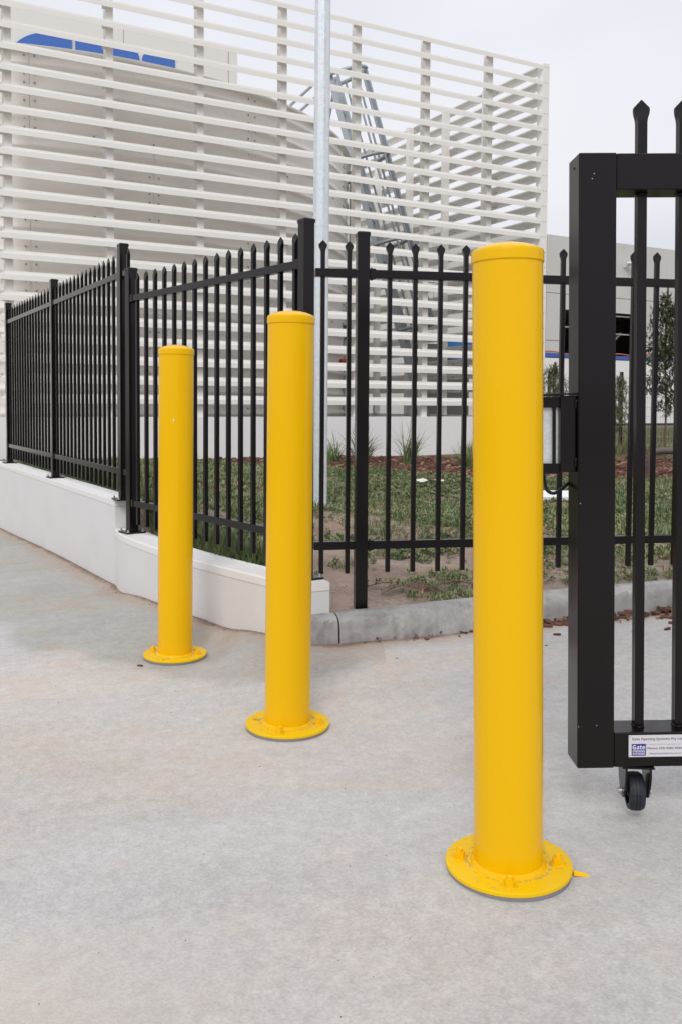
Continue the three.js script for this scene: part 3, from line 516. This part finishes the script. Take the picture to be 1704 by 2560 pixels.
// ---------------------------------------------------------------- pale building with blue lettering behind the tank
{
  const th = Math.atan2(.478, .8783), b = thing('pale_building', 'pale panelled building with blue wall lettering rising behind the tank', 'building', [-4.04, 0, 35], th);
  const H = 1.12 + 13.55, n = 8, w = 4;
  for (let i = 0; i < n; i++) mesh('wall_panel', boxU(w - 0.02, H + 0.5, 0.2, -0.36 - i * w - w / 2, (H - 0.5) / 2, -0.1), M.cream, b);
  mesh('corner_trim', boxU(0.34, H + 0.5, 0.22, -0.17, (H - 0.5) / 2, -0.1), M.cream, b);
  mesh('side_wall', boxU(0.2, H + 0.48, 13.5, -0.12, (H - 0.52) / 2, -6.97), M.cream, b);
  mesh('roof', boxU(n * w + 0.2, 0.2, 13.5, -0.36 - n * w / 2, H - 0.7, -6.97), M.cream, b);
  // the letters' tops show over the tank
  const y1 = 1.12 + 12.76, y0 = y1 - 2.6, ex = { depth: 0.06, bevelEnabled: false, curveSegments: 20 };
  const shapes = [];
  { const s = new THREE.Shape(); s.moveTo(-8.7, y0 + 0.9); s.quadraticCurveTo(-8.45, y1 - 0.9, -7.86, y1 - 0.40); s.quadraticCurveTo(-7.4, y1 - 0.03, -6.7, y1); s.lineTo(-6.19, y1 - 0.02); s.lineTo(-6.19, y1 - 0.85); s.lineTo(-7.0, y1 - 0.9); s.quadraticCurveTo(-7.5, y0 + 1.2, -6.19, y0 + 0.8); s.lineTo(-6.19, y0); s.quadraticCurveTo(-8.6, y0, -8.7, y0 + 0.9); shapes.push(s); }
  { const s = new THREE.Shape(); s.moveTo(-6.07, y0); s.lineTo(-6.07, y1 - 0.05); s.lineTo(-4.95, y1 - 0.05); s.lineTo(-4.95, y0); s.closePath(); shapes.push(s); }
  { const s = new THREE.Shape(); s.moveTo(-4.85, y0); s.lineTo(-4.85, y1 - 0.05); s.lineTo(-4.0, y1 - 0.05); s.quadraticCurveTo(-3.78, y1 - 0.08, -3.8, y1 - 0.5); s.lineTo(-3.8, y0); s.closePath(); shapes.push(s); }
  { const s = new THREE.Shape(); s.moveTo(-3.7, y0); s.lineTo(-3.7, y1 - 0.4); s.quadraticCurveTo(-3.7, y1 - 0.08, -3.5, y1 - 0.05); s.lineTo(-2.48, y1 - 0.05); s.lineTo(-2.48, y0); s.closePath(); shapes.push(s); }
  for (const s of shapes) mesh('wall_letter', new THREE.ExtrudeGeometry(s, ex), M.signBlue, b, [0, 0, 0.004]);
}

// ---------------------------------------------------------------- grey warehouse on the right
{
  const th = Math.atan2(.478, .8783), b = thing('grey_warehouse', 'grey concrete panel warehouse with a dark opening above a blue band', 'building', [9.0, 0, 40], th);
  const yb = -0.3, c = 1.12, top = c + 7.55, r1 = c + 5.0, r2 = c + 2.9, o0 = 1.14, o1 = 5.35, ot = c + 4.3, ob = c + 2.42, D = 0.2;
  const pan = (x0, x1, ya, yc, z = 0) => mesh('wall_panel', boxU(x1 - x0 - 0.025, yc - ya - 0.025, D, (x0 + x1) / 2, (ya + yc) / 2, z - D / 2), M.tilt, b);
  const xs = [-24, -18, -12, -6, 0.0]; for (let i = 0; i + 1 < xs.length; i++) { pan(xs[i], xs[i + 1], r1, top); pan(xs[i], xs[i + 1], r2, r1); pan(xs[i], xs[i + 1], yb, r2); }
  pan(0.0, 5.35, r1, top); pan(5.35, 11, r1, top); pan(11, 17, r1, top); pan(17, 23, r1, top); pan(23, 29, r1, top);
  pan(0.0, o0, r2, r1); pan(o0, o1, ot, r1); pan(o1, 11, r2, r1); pan(11, 17, r2, r1); pan(17, 23, yb, r1); pan(23, 29, yb, r1);
  pan(0.0, o0, ob - 0.1, r2); pan(o1, 11, ob - 0.1, r2); pan(11, 17, ob - 0.1, r2);
  mesh('back_wall', boxU(52.6, top - yb, 0.2, 2.5, (top + yb) / 2, -16.3), M.tilt, b); mesh('floor', boxU(52.4, 0.1, 16, 2.5, 0.05, -8.2), M.kerb, b);
  // the opening is a real recess lined dark
  const bay = new THREE.Group(); bay.name = 'loading_bay'; b.add(bay);
  mesh('bay_ceiling', boxU(o1 - o0 + 8, 0.1, 15.5, (o0 + o1) / 2, ot + 0.35, -8.2), M.tilt, bay);
  for (const [x0, x1, y] of [[o0 + 0.05, 2.6, ot - 0.75], [2.9, 5.2, ot - 0.12], [2.7, 5.2, ot - 0.95]]) mesh('shelf_edge', boxU(x1 - x0, 0.06, 0.12, (x0 + x1) / 2, y, -0.16), M.ladder, bay);
  mesh('brace', bar(new THREE.Vector3(3.6, ob, -0.15), new THREE.Vector3(4.7, ot - 0.9, -0.15), 0.05, 6), M.joint, bay);
  mesh('blue_band', boxU(17.4, 0.17, 0.16, 8.3, c + 2.24, 0.02), M.blue, b);
  for (let i = 0; i < 3; i++) mesh('lower_panel', boxU(5.77, c + 2.12 - yb, 0.22, -0.4 + 2.9 + i * 5.8, (c + 2.12 + yb) / 2, -0.03), M.paleWall, b);
  mesh('plinth_strip', boxU(17.4, 0.22, 0.06, 8.3, 0.2, 0.12), M.dark, b);
  const pts = []; for (let i = 0; i <= 30; i++) { const s = -0.3 + i * 0.3; pts.push(new THREE.Vector3(s, c + 2.37 + 0.05 * Math.sin(i * 0.9) + (i > 17 ? 0.02 * (i - 17) : 0), 0.08)); }
  mesh('warning_tape', tube(pts, 0.028, 60, 5), std([0.55, 0.16, 0.11], 0.6), b);
  const lamp = new THREE.Group(); lamp.name = 'wall_lamp'; lamp.position.set(4.75, c + 6.55, 0); b.add(lamp);
  mesh('lamp_head', new THREE.SphereGeometry(0.3, 16, 8).scale(1, 0.28, 0.6), M.paleWall, lamp, [0.1, 0.05, 0.3]); mesh('lamp_arm', bar(new THREE.Vector3(-0.1, -0.1, 0), new THREE.Vector3(0.05, 0, 0.3), 0.04), M.galv, lamp);
  mesh('roof', boxU(52.6, 0.2, 16, 2.5, top - 0.6, -8.4), M.tilt, b); mesh('side_wall', boxU(0.2, top - yb, 16, 28.8, (top + yb) / 2, -8.3), M.tilt, b); mesh('side_wall', boxU(0.2, top - yb, 16, -23.8, (top + yb) / 2, -8.3), M.tilt, b);
}

// ---------------------------------------------------------------- wire mesh fence before the warehouse
{
  const y0 = 0.2, f = thing('mesh_fence', 'light wire mesh fence with slim black posts before the warehouse', 'fence', [4.28, y0, 18.6], 0.03);
  for (const s of [0, 1.5, 3.6, 5.7, 7.8]) mesh('post', boxU(0.06, 1.85, 0.06, s, 0.7, 0), M.black, f);
  const wires = []; for (let i = 0; i < 8; i++) wires.push(box(7.8, 0.005, 0.005, 3.9, 0.1 + i * 0.2, 0.03)); for (let s = 0; s < 7.8; s += 0.055) wires.push(box(0.0035, 1.45, 0.0035, s, 0.8, 0.034));
  const m = mesh('mesh_wires', merge(wires), M.ladder, f); m.userData.kind = 'stuff';
}

// ---------------------------------------------------------------- bent pipe in the mulch
{
  const y0 = garden(3.93, 11.5), p = thing('bent_pipe', 'dark brown bent steel pipe barrier standing in the bark mulch', 'pipe', [3.95, y0, 11.5]);
  const r = 0.043, E = [];
  E.push(new THREE.Vector3(0, -0.2, 0), new THREE.Vector3(0, 0.1, 0), new THREE.Vector3(0, 0.22, 0), new THREE.Vector3(0.025, 0.30, 0), new THREE.Vector3(0.1, 0.335, 0), new THREE.Vector3(0.22, 0.34, 0), new THREE.Vector3(1.1, 0.34, 0), new THREE.Vector3(1.22, 0.335, 0), new THREE.Vector3(1.295, 0.30, 0), new THREE.Vector3(1.32, 0.22, 0), new THREE.Vector3(1.32, -0.2, 0));
  mesh('pipe', new THREE.TubeGeometry(new THREE.CatmullRomCurve3(E, false, 'centripetal'), 80, r, 16), M.pipeBrown, p);
  for (const x of [0, 1.32]) mesh('foot_collar', cyl(0.06, 0.065, 0.03, 18, x, 0.01, 0), M.pipeBrown, p);
}

// ---------------------------------------------------------------- plants
function leafBlade(len, wid, bend) {                      // one leaf, root at origin, pointing along +y, bent towards +z
  const a = [[0, 0, 0], [-wid / 2, len * 0.42, bend * 0.3], [wid / 2, len * 0.42, bend * 0.3], [0, len, bend]];
  const g = new THREE.BufferGeometry(); const T = [0, 2, 1, 1, 2, 3], pos = []; for (const i of T) pos.push(...a[i]); g.setAttribute('position', new THREE.Float32BufferAttribute(pos, 3)); g.computeVertexNormals(); return g;
}
function rosette(n, len, wid, tilt0, tilt1, up = 0) {
  const gs = []; for (let i = 0; i < n; i++) { const l = len * rr(0.6, 1.15), g = leafBlade(l, wid * rr(0.7, 1.2), l * rr(-0.1, 0.35)); g.rotateX(rr(tilt0, tilt1)); g.rotateY(rr(0, Math.PI * 2)); g.translate(rr(-1, 1) * len * 0.8, rr(0, up), rr(-1, 1) * len * 0.8); gs.push(g); } return merge(gs);
}
function scatter(name, geo, mat, list, label, category) {
  const m = new THREE.InstancedMesh(geo, mat, list.length); m.name = numbered(name); m.userData = { kind: 'stuff', label, category };
  const q = new THREE.Quaternion(), e = new THREE.Euler(), M4 = new THREE.Matrix4(), c = new THREE.Color();
  list.forEach((o, i) => { e.set(o.rx || 0, o.ry || 0, o.rz || 0, 'YXZ'); q.setFromEuler(e); M4.compose(new THREE.Vector3(o.x, o.y, -o.d), q, new THREE.Vector3(o.s, o.s * (o.sy || 1), o.s)); m.setMatrixAt(i, M4); m.setColorAt(i, c.setRGB(...o.c)); });
  m.instanceMatrix.needsUpdate = true; m.castShadow = m.receiveShadow = true; scene.add(m); return m;
}
{ // weeds and clover over the garden soil
  const lists = [[], [], []];
  const cover = (x, d) => {
    const s = side(x, d), n = fbm(x * 1.5 + 3, d * 1.5 + 1, 201, 4);
    let c = step(5.6, 7.6, d + 1.5 * (n - 0.5)) * 0.95 + step(0.53, 0.60, n) * 0.55;
    if (x < -0.25) c = Math.max(c, 0.9 - 0.5 * step(0.52, 0.62, fbm(x * 3, d * 3, 203, 3)));
    if (x > 0.2 && x < 1.5 && d < 5.2) c += step(0.48, 0.56, fbm(x * 3.1, d * 3.1, 205, 3)) * 0.7 * step(0.35, 0.6, x);
    if (x > 0.9 && d < 6) c = Math.max(c, 0.55);
    if (s < 0.22) c *= x < -0.2 ? 0.5 : 0.5;
    return c;
  };
  for (let i = 0; i < 74000; i++) {
    const d = 4.35 + 9.0 * Math.pow(rnd(), 0.75), x = rr(-0.36 * d - 0.4, 0.40 * d + 0.3);
    const s = side(x, d); if (s < (x < -0.15 ? 0.205 : 0.19) || d > mulchEdge(x) - 0.05) continue;
    if (Math.hypot(x + .205, d - 8.4) < 0.14 || (Math.abs(x - 2.12) < 0.4 && Math.abs(d - 9) < 0.33)) continue;
    if (rnd() > cover(x, d)) continue;
    const pn = fbm(x * 0.9 + 13, d * 0.9 + 5, 207, 4), k = clamp(Math.floor((pn - 0.32) * 8 + rr(-0.6, 0.6)), 0, 2), h = clamp(rnd() * 0.8 + (pn - 0.4) * 0.9), dry = rnd() < 0.06 + 0.3 * step(0.55, 0.68, fbm(x * 2.4, d * 2.4, 209, 3)); if (fbm(x * 2.1 + 40, d * 2.1, 213, 4) > 0.585 && rnd() < 0.8) continue;
    lists[k].push({ x, d, y: garden(x, d) - 0.004, ry: rr(0, 6.3), s: rr(0.25, 0.66) * (0.75 + 0.7 * pn) * (d < 5.5 ? 0.7 : 1.0), sy: rr(0.7, 1.3), c: dry ? [0.34, 0.27, 0.15] : [mix(0.105, 0.26, h), mix(0.148, 0.30, h), mix(0.06, 0.145, h)] });
  }
  scatter('clover_weeds', rosette(18, 0.05, 0.026, 0.15, 1.35, 0.05), M.leaf, lists[0], 'low broad-leaved green weeds spreading over the garden soil', 'weeds');
  scatter('clover_weeds', rosette(22, 0.042, 0.018, 0.1, 1.2, 0.065), M.leaf, lists[1], 'fine-leaved green weeds among the broad-leaved ones behind the fence', 'weeds');
  scatter('clover_weeds', rosette(14, 0.065, 0.020, 0.3, 1.3, 0.03), M.leaf, lists[2], 'sprawling long-leaved weeds across the garden soil', 'weeds');
  // grass
  const gl = [];
  for (let i = 0; i < 2600; i++) {
    const t = rnd(); let x, d;
    if (t < 0.5) { const L = rnd() < 0.55 ? wallFront2 : wallFront1.slice(1), k = Math.floor(rnd() * (L.length - 1)), u = rnd(), a = L[k], b = L[k + 1], vx = b[0] - a[0], vd = b[1] - a[1], l = Math.hypot(vx, vd), o = rr(0.205, 0.5); x = mix(a[0], b[0], u) - vd / l * o; d = mix(a[1], b[1], u) + vx / l * o; }
    else { d = 6 + 8 * rnd(); x = rr(-0.36 * d, 0.4 * d); if (fbm(x * 1.9, d * 1.9, 211, 3) < 0.5) continue; }
    if (side(x, d) < 0.2 || d > mulchEdge(x) + 0.1 || (x > -0.42 && d < 5.6)) continue;
    const h = rnd(); gl.push({ x, d, y: garden(x, d), ry: rr(0, 6.3), s: rr(0.6, 1.2), c: [mix(0.075, 0.16, h), mix(0.125, 0.2, h), mix(0.035, 0.07, h)] });
  }
  for (let i = 0; i < 2600; i++) { const d = rr(15.8, 34), x = rr(2.2, 0.42 * d); if (d > 19.4 && d < 21.3) continue; const h = rnd(); gl.push({ x, d, y: garden(x, d), ry: rr(0, 6.3), s: rr(0.9, 2.2), c: [mix(0.10, 0.22, h), mix(0.13, 0.19, h), mix(0.05, 0.09, h)] }); }
  const tuft = () => { const gs = []; for (let i = 0; i < 14; i++) { const l = rr(0.06, 0.15), g = leafBlade(l, 0.005, l * rr(0.1, 0.6)); g.rotateX(rr(0.05, 0.5)); g.rotateY(rr(0, 6.3)); g.translate(rr(-.03, .03), 0, rr(-.03, .03)); gs.push(g); } return merge(gs); };
  scatter('grass', tuft(), M.leaf, gl, 'thin green grass blades growing along the wall and lawn', 'grass');
}
{ // bark mulch
  const chip = uvBox(loft([[-0.5, 0.5], [-0.1, 1], [0.3, 0.9], [0.5, 0.35]].map(([x, w]) => [[-0.18 * w, -0.1], [0.2 * w, -0.12], [0.16 * w, 0.12], [-0.2 * w, 0.1]].map(([z, y]) => new THREE.Vector3(x, y, z)))));
  const col = () => { const h = rnd(); return h < 0.12 ? [0.30, 0.19, 0.125] : [mix(0.06, 0.17, h), mix(0.026, 0.08, h), mix(0.018, 0.055, h)]; };
  const bed = [];
  for (let i = 0; i < 9000; i++) { const d = rr(10.9, 15.2), x = rr(-0.3 * d, 0.41 * d); if (d < mulchEdge(x) - 0.15 * rnd()) continue; if ((x + 4.79) * -.478 + (d - 12.68) * .8783 > -0.06 && x < 4.2) continue; bed.push({ x, d, y: garden(x, d) + rr(0, 0.025), rx: rr(-0.7, 0.7), ry: rr(0, 6.3), rz: rr(-0.5, 0.5), s: rr(0.05, 0.12), c: col() }); }
  scatter('bark_mulch', chip, M.chip, bed, 'red-brown bark mulch spread before the white plinth', 'mulch');
  const foot = [];
  for (let i = 0; i < 420; i++) {
    const t = rnd(), x = t < 0.8 ? rr(0.85, 2.4) : rr(0.1, 1.0), k = kerbFront.findIndex(p => p[0] > x), a = kerbFront[k - 1], b = kerbFront[k], f = mix(a[1], b[1], (x - a[0]) / (b[0] - a[0]));
    const spread = (x > 1.3 ? 0.13 : x > 0.85 ? 0.09 : 0.07), o = spread * Math.pow(rnd(), 1.3) + 0.004, d = f - o; if (x < 0.85 && rnd() < 0.5) continue;
    foot.push({ x, d, y: drive(x, d) + 0.005 + (spread - o) * 0.18 * rnd(), rx: rr(-0.5, 0.5), ry: rr(-1.1, 1.1), rz: rr(-0.35, 0.35), s: (x < 0.85 ? 0.4 : 1) * rr(0.012, 0.058), c: col() });
  }
  for (const [x, d, s] of [[1.02, 4.19, 0.035], [1.55, 4.22, 0.04], [1.62, 4.33, 0.05], [1.66, 4.12, 0.022], [0.93, 4.02, 0.012], [-.93, 4.15, 0.03], [.25, 3.9, .01]]) foot.push({ x, d, y: drive(x, d) + s * 0.12, rx: 0.1, ry: rr(-0.6, 0.6), rz: 0.1, s, c: col() });
  scatter('bark_chips', chip, M.chip, foot, 'loose red-brown bark chips swept against the foot of the kerb', 'bark');
  // grit on the slab
  const grit = [], pg = new THREE.DodecahedronGeometry(1, 0);
  for (let i = 0; i < 560; i++) {
    const w = rnd(); let x, d;
    if (w < 0.45) { x = rr(-2.6, -0.3); d = rr(3.2, 6.6); if (fbm(x * 2.2, d * 2.2, 221, 3) < 0.5) continue; } else if (w < 0.65) { x = rr(0.5, 1.9); d = rr(2.4, 4.3); } else { d = 1.5 + 4 * rnd(); x = rr(-0.4 * d, 0.4 * d); if (rnd() < 0.35) continue; }
    if (side(x, d) > -0.02) continue;
    const h = rnd(); grit.push({ x, d, y: drive(x, d) + 0.0006, ry: rr(0, 6), s: rr(0.0009, 0.0026) * (d < 2.6 ? 0.6 : 1), sy: 0.6, c: h < 0.75 ? [0.06, 0.045, 0.04] : [0.5, 0.45, 0.4] });
  }
  for (let i = 0; i < 260; i++) { const L = rnd() < 0.65 ? wallFront1.slice(1) : wallFront2, k = Math.floor(rnd() * (L.length - 1)), u = rnd(), a = L[k], b = L[k + 1], vx = b[0] - a[0], vd = b[1] - a[1], l = Math.hypot(vx, vd), o = 0.01 + 0.09 * rnd() * rnd(), x = mix(a[0], b[0], u) + vd / l * o, d = mix(a[1], b[1], u) - vx / l * o; grit.push({ x, d, y: drive(x, d), ry: rr(0, 6), s: 0.0015 + 0.006 * rnd() * rnd(), sy: 0.6, c: [rr(0.08, 0.26), rr(0.05, 0.17), rr(0.03, 0.12)] }); }
  const clod = []; for (let i = 0; i < 1500; i++) { const x = rr(-0.35, 2.4), d = rr(4.35, 7.2); if (side(x, d) < 0.18 || fbm(x * 3, d * 3, 227, 3) < 0.46) continue; const h = rnd(); clod.push({ x, d, y: garden(x, d), ry: rr(0, 6), rx: rr(0, 3), s: 0.0025 + 0.011 * rnd() * rnd() * rnd(), sy: 0.7, c: [mix(0.24, 0.55, h), mix(0.16, 0.43, h), mix(0.12, 0.35, h)] }); }
  scatter('soil_crumbs', pg, std([1, 1, 1], 0.95), clod, 'sandy crumbs and small stones on the bare soil behind the kerb', 'soil');
  scatter('grit', pg, std([1, 1, 1], 0.9), grit, 'scattered dark grit on the concrete driveway', 'grit');
}
// creeping plant with red stems on the bare sand
{
  const x0 = .44, d0 = 4.74, y0 = garden(x0, d0), t = thing('creeping_plant', 'creeping green weed with pink-red stems on the bare sand behind the kerb', 'plant', [x0, y0, d0]);
  const lf = [];
  for (const [a, L] of [[0.75, 0.36], [2.75, 0.30], [3.3, 0.24], [0.15, 0.28], [5.2, 0.16], [1.6, 0.2]]) {
    const pts = []; for (let k = 0; k <= 6; k++) { const u = k / 6, x = Math.cos(a + 0.25 * u) * L * u, z = -Math.sin(a + 0.25 * u) * L * u * 0.9; pts.push(new THREE.Vector3(x, garden(x0 + x, d0 - z) - y0 + 0.008 + 0.03 * Math.sin(u * 3), z)); }
    const c = new THREE.CatmullRomCurve3(pts); mesh('stem', new THREE.TubeGeometry(c, 14, 0.0032, 5), std([0.40, 0.13, 0.13], 0.6), t);
    for (let k = 0; k < 90; k++) { const p = c.getPoint(rr(0.25, 1)), l = rr(0.012, 0.026), g = leafBlade(l, l * 0.55, l * 0.2); g.rotateX(rr(0.2, 1.5)); g.rotateY(rr(0, 6.3)); g.translate(p.x + rr(-.035, .035), p.y + rr(-.003, .012), p.z + rr(-.035, .035)); lf.push(g); }
  }
  mesh('leaves', merge(lf), std([0.16, 0.20, 0.085], 0.6), t);
}
// strappy tussocks before the plinth
function tussock(x, d, n, h, col, label, dry) {
  const y = garden(x, d), t = thing('strappy_tussock', label, 'plant', [x, y, d], 0, 'tussocks along the plinth');
  const gs = [];
  for (let i = 0; i < n; i++) {
    const L = h * rr(0.55, 1.1), a = rr(0, 6.3), lean = rr(0.15, 1.25), wd = dry ? 0.004 : 0.009, N = 5, pos = []; let px = 0, py = 0, ang = lean * 0.35, prev = null;
    for (let k = 0; k <= N; k++) { const w = wd * (1 - (k / N) ** 2 * 0.95), q = [[px, py, -w], [px, py, w]]; if (prev) { const [A, B] = prev, [C, D] = q; pos.push(...A, ...B, ...D, ...A, ...D, ...C); } prev = q; px += Math.sin(ang) * L / N; py += Math.cos(ang) * L / N; ang += lean * 0.32; }
    const g = new THREE.BufferGeometry(); g.setAttribute('position', new THREE.Float32BufferAttribute(pos, 3)); g.computeVertexNormals(); g.rotateY(a); g.translate(rr(-.09, .09), -0.02, rr(-.09, .09)); gs.push(g);
  }
  mesh('leaves', merge(gs), std(col, 0.6), t);
  mesh('crown', new THREE.SphereGeometry(0.09, 10, 6).scale(1, 0.35, 1), std([0.10, 0.11, 0.045], 0.9), t);
}
tussock(-.12, 13.6, 60, 0.54, [0.17, 0.225, 0.085], 'sparse green tussock nearest the galvanised pole');
tussock(.30, 13.35, 150, 0.68, [0.18, 0.24, 0.08], 'fullest green tussock, right beside the slim fence post');
tussock(1.02, 13.5, 100, 0.72, [0.19, 0.23, 0.095], 'tall loose green tussock in the middle of the row');
tussock(1.75, 12.7, 150, 0.46, [0.17, 0.22, 0.08], 'dense dark green fine tussock set forward in the mulch', true);
tussock(2.0, 13.2, 170, 0.6, [0.38, 0.33, 0.19], 'straw-coloured feathery tussock behind the dark fine one', true);
tussock(2.62, 13.6, 110, 0.52, [0.26, 0.30, 0.15], 'greyish green tussock partly hidden by the large bollard');
tussock(4.35, 11.2, 60, 0.3, [0.10, 0.15, 0.05], 'short green tussock under the bent pipe');
// saplings
function sapling(x, d, h, spread, low, nb, per, leafL, leafW, mat, label, droop) {
  const y = garden(x, d), t = thing('sapling', label, 'tree', [x, y, d], 0, 'young trees before the warehouse');
  mesh('trunk', tube([[0, -0.1, 0], [0.02, h * 0.3, 0], [-0.02, h * 0.6, 0.02], [0.01, h * 0.97, 0]].map(p => new THREE.Vector3(...p)), 0.016, 16, 7), M.bark, t);
  const br = [], lf = [];
  for (let i = 0; i < nb; i++) {
    const v = low + (1 - low) * Math.pow(rnd(), 0.85), a = rr(0, 6.3), reach = spread * rr(0.45, 1.05) * Math.sin(Math.PI * clamp(0.16 + 0.78 * (v - low) / (1 - low))), y0 = h * v * 0.92, pts = [];
    for (let k = 0; k <= 4; k++) { const u = k / 4; pts.push(new THREE.Vector3(Math.cos(a) * reach * u + rr(-.015, .015), y0 + reach * (0.75 * u - droop * u * u), Math.sin(a) * reach * u + rr(-.015, .015))); }
    const c = new THREE.CatmullRomCurve3(pts); br.push(new THREE.TubeGeometry(c, 6, 0.0035, 4));
    for (let k = 0; k < per; k++) { const p = c.getPoint(rr(0.15, 1)), l = leafL * rr(0.6, 1.15), g = leafBlade(l, leafW * rr(0.7, 1.2), l * rr(-0.15, 0.2)); g.rotateX(rr(0.4, 2.6)); g.rotateY(rr(0, 6.3)); g.translate(p.x + rr(-.03, .03), p.y + rr(-.03, .03), p.z + rr(-.03, .03)); lf.push(g); }
  }
  mesh('branches', merge(br), M.bark, t); mesh('crown', merge(lf), mat, t);
}
sapling(5.02, 14, 2.82, 0.56, 0.30, 120, 34, 0.11, 0.030, M.crown, 'dark-leaved young tree rising beside the bent pipe', 0.55);
sapling(4.05, 17.2, 1.78, 0.42, 0.42, 70, 26, 0.13, 0.018, M.crownPale, 'pale willow-leaved sapling seen just above the lock box', 0.9);
sapling(5.52, 17.9, 1.62, 0.36, 0.22, 70, 24, 0.13, 0.018, M.crownPale, 'pale willow-leaved sapling growing against a black mesh fence post', 1.0);

// ---------------------------------------------------------------- odds and ends beyond the screen and in the weeds
{
  const s = thing('plastic_sheet', 'torn white plastic sheet caught on the wall beside the fence pickets', 'litter', [-.965, .262, 5.32], 0.5);
  const g = new THREE.PlaneGeometry(0.15, 0.13, 8, 8), p = g.attributes.position; for (let i = 0; i < p.count; i++) p.setZ(i, 0.02 * Math.sin(p.getX(i) * 30 + p.getY(i) * 14)); g.computeVertexNormals(); g.rotateZ(0.7); g.rotateX(-0.5);
  mesh('sheet', g, std([0.74, 0.78, 0.84], 0.4), s, [0, 0.085, 0]);
  const q = thing('paper_scrap', 'crumpled white scrap lying in the weeds by the mulch', 'litter', [1.0, garden(1.0, 10.1) + 0.04, 10.1]);
  const h = new THREE.PlaneGeometry(0.3, 0.16, 8, 6).rotateX(-Math.PI / 2), w = h.attributes.position; for (let i = 0; i < w.count; i++) w.setY(i, 0.05 * fbm(w.getX(i) * 12 + 4, w.getZ(i) * 12 + 4, 231, 2)); h.computeVertexNormals(); mesh('paper', h, std([0.75, 0.72, 0.68], 0.8), q);
  // stores inside the enclosure, seen between the lowest slats
  const T = thing('blue_tarpaulin', 'bright blue tarpaulin draped over timber inside the slatted screen', 'tarpaulin', [2.35, .2, 21.5], 0.4);
  mesh('timber_stack', boxU(1.2, 2.35, 0.6, 0, 1.17, 0), std([0.16, 0.15, 0.14], 0.9), T);
  const tg = new THREE.PlaneGeometry(0.9, 0.5, 10, 6), tp = tg.attributes.position; for (let i = 0; i < tp.count; i++) tp.setZ(i, 0.06 * fbm(tp.getX(i) * 5, tp.getY(i) * 5, 241, 3)); tg.computeVertexNormals(); mesh('sheet', tg, std([0.03, 0.2, 0.55], 0.45), T, [0.25, 2.25, 0.34]);
  const C = thing('red_cabinet', 'small red cabinet on a stand inside the slatted screen', 'cabinet', [.14, .2, 18.6], 0.3);
  mesh('cabinet', rbox(0.34, 0.2, 0.16, 0.01, 0, 1.75, 0), std([0.62, 0.05, 0.03], 0.5), C); mesh('stand', boxU(0.06, 1.65, 0.06, 0, 0.82, 0), M.ladder, C);
  const N = thing('navy_sign', 'small navy and white notice board inside the slatted screen', 'sign', [.05, .2, 18.9], 0.3);
  mesh('board', boxU(0.36, 0.30, 0.03, 0, 2.42, 0), std([0.03, 0.04, 0.12], 0.5), N); mesh('board_edge', boxU(0.1, 0.30, 0.032, 0.23, 2.42, 0), M.paleWall, N); mesh('stand', boxU(0.05, 2.27, 0.05, 0, 1.13, -0.04), M.ladder, N);
}

scene.traverse(o => { if (o.isMesh) { o.castShadow = true; o.receiveShadow = true; } });
renderer.render(scene, camera);
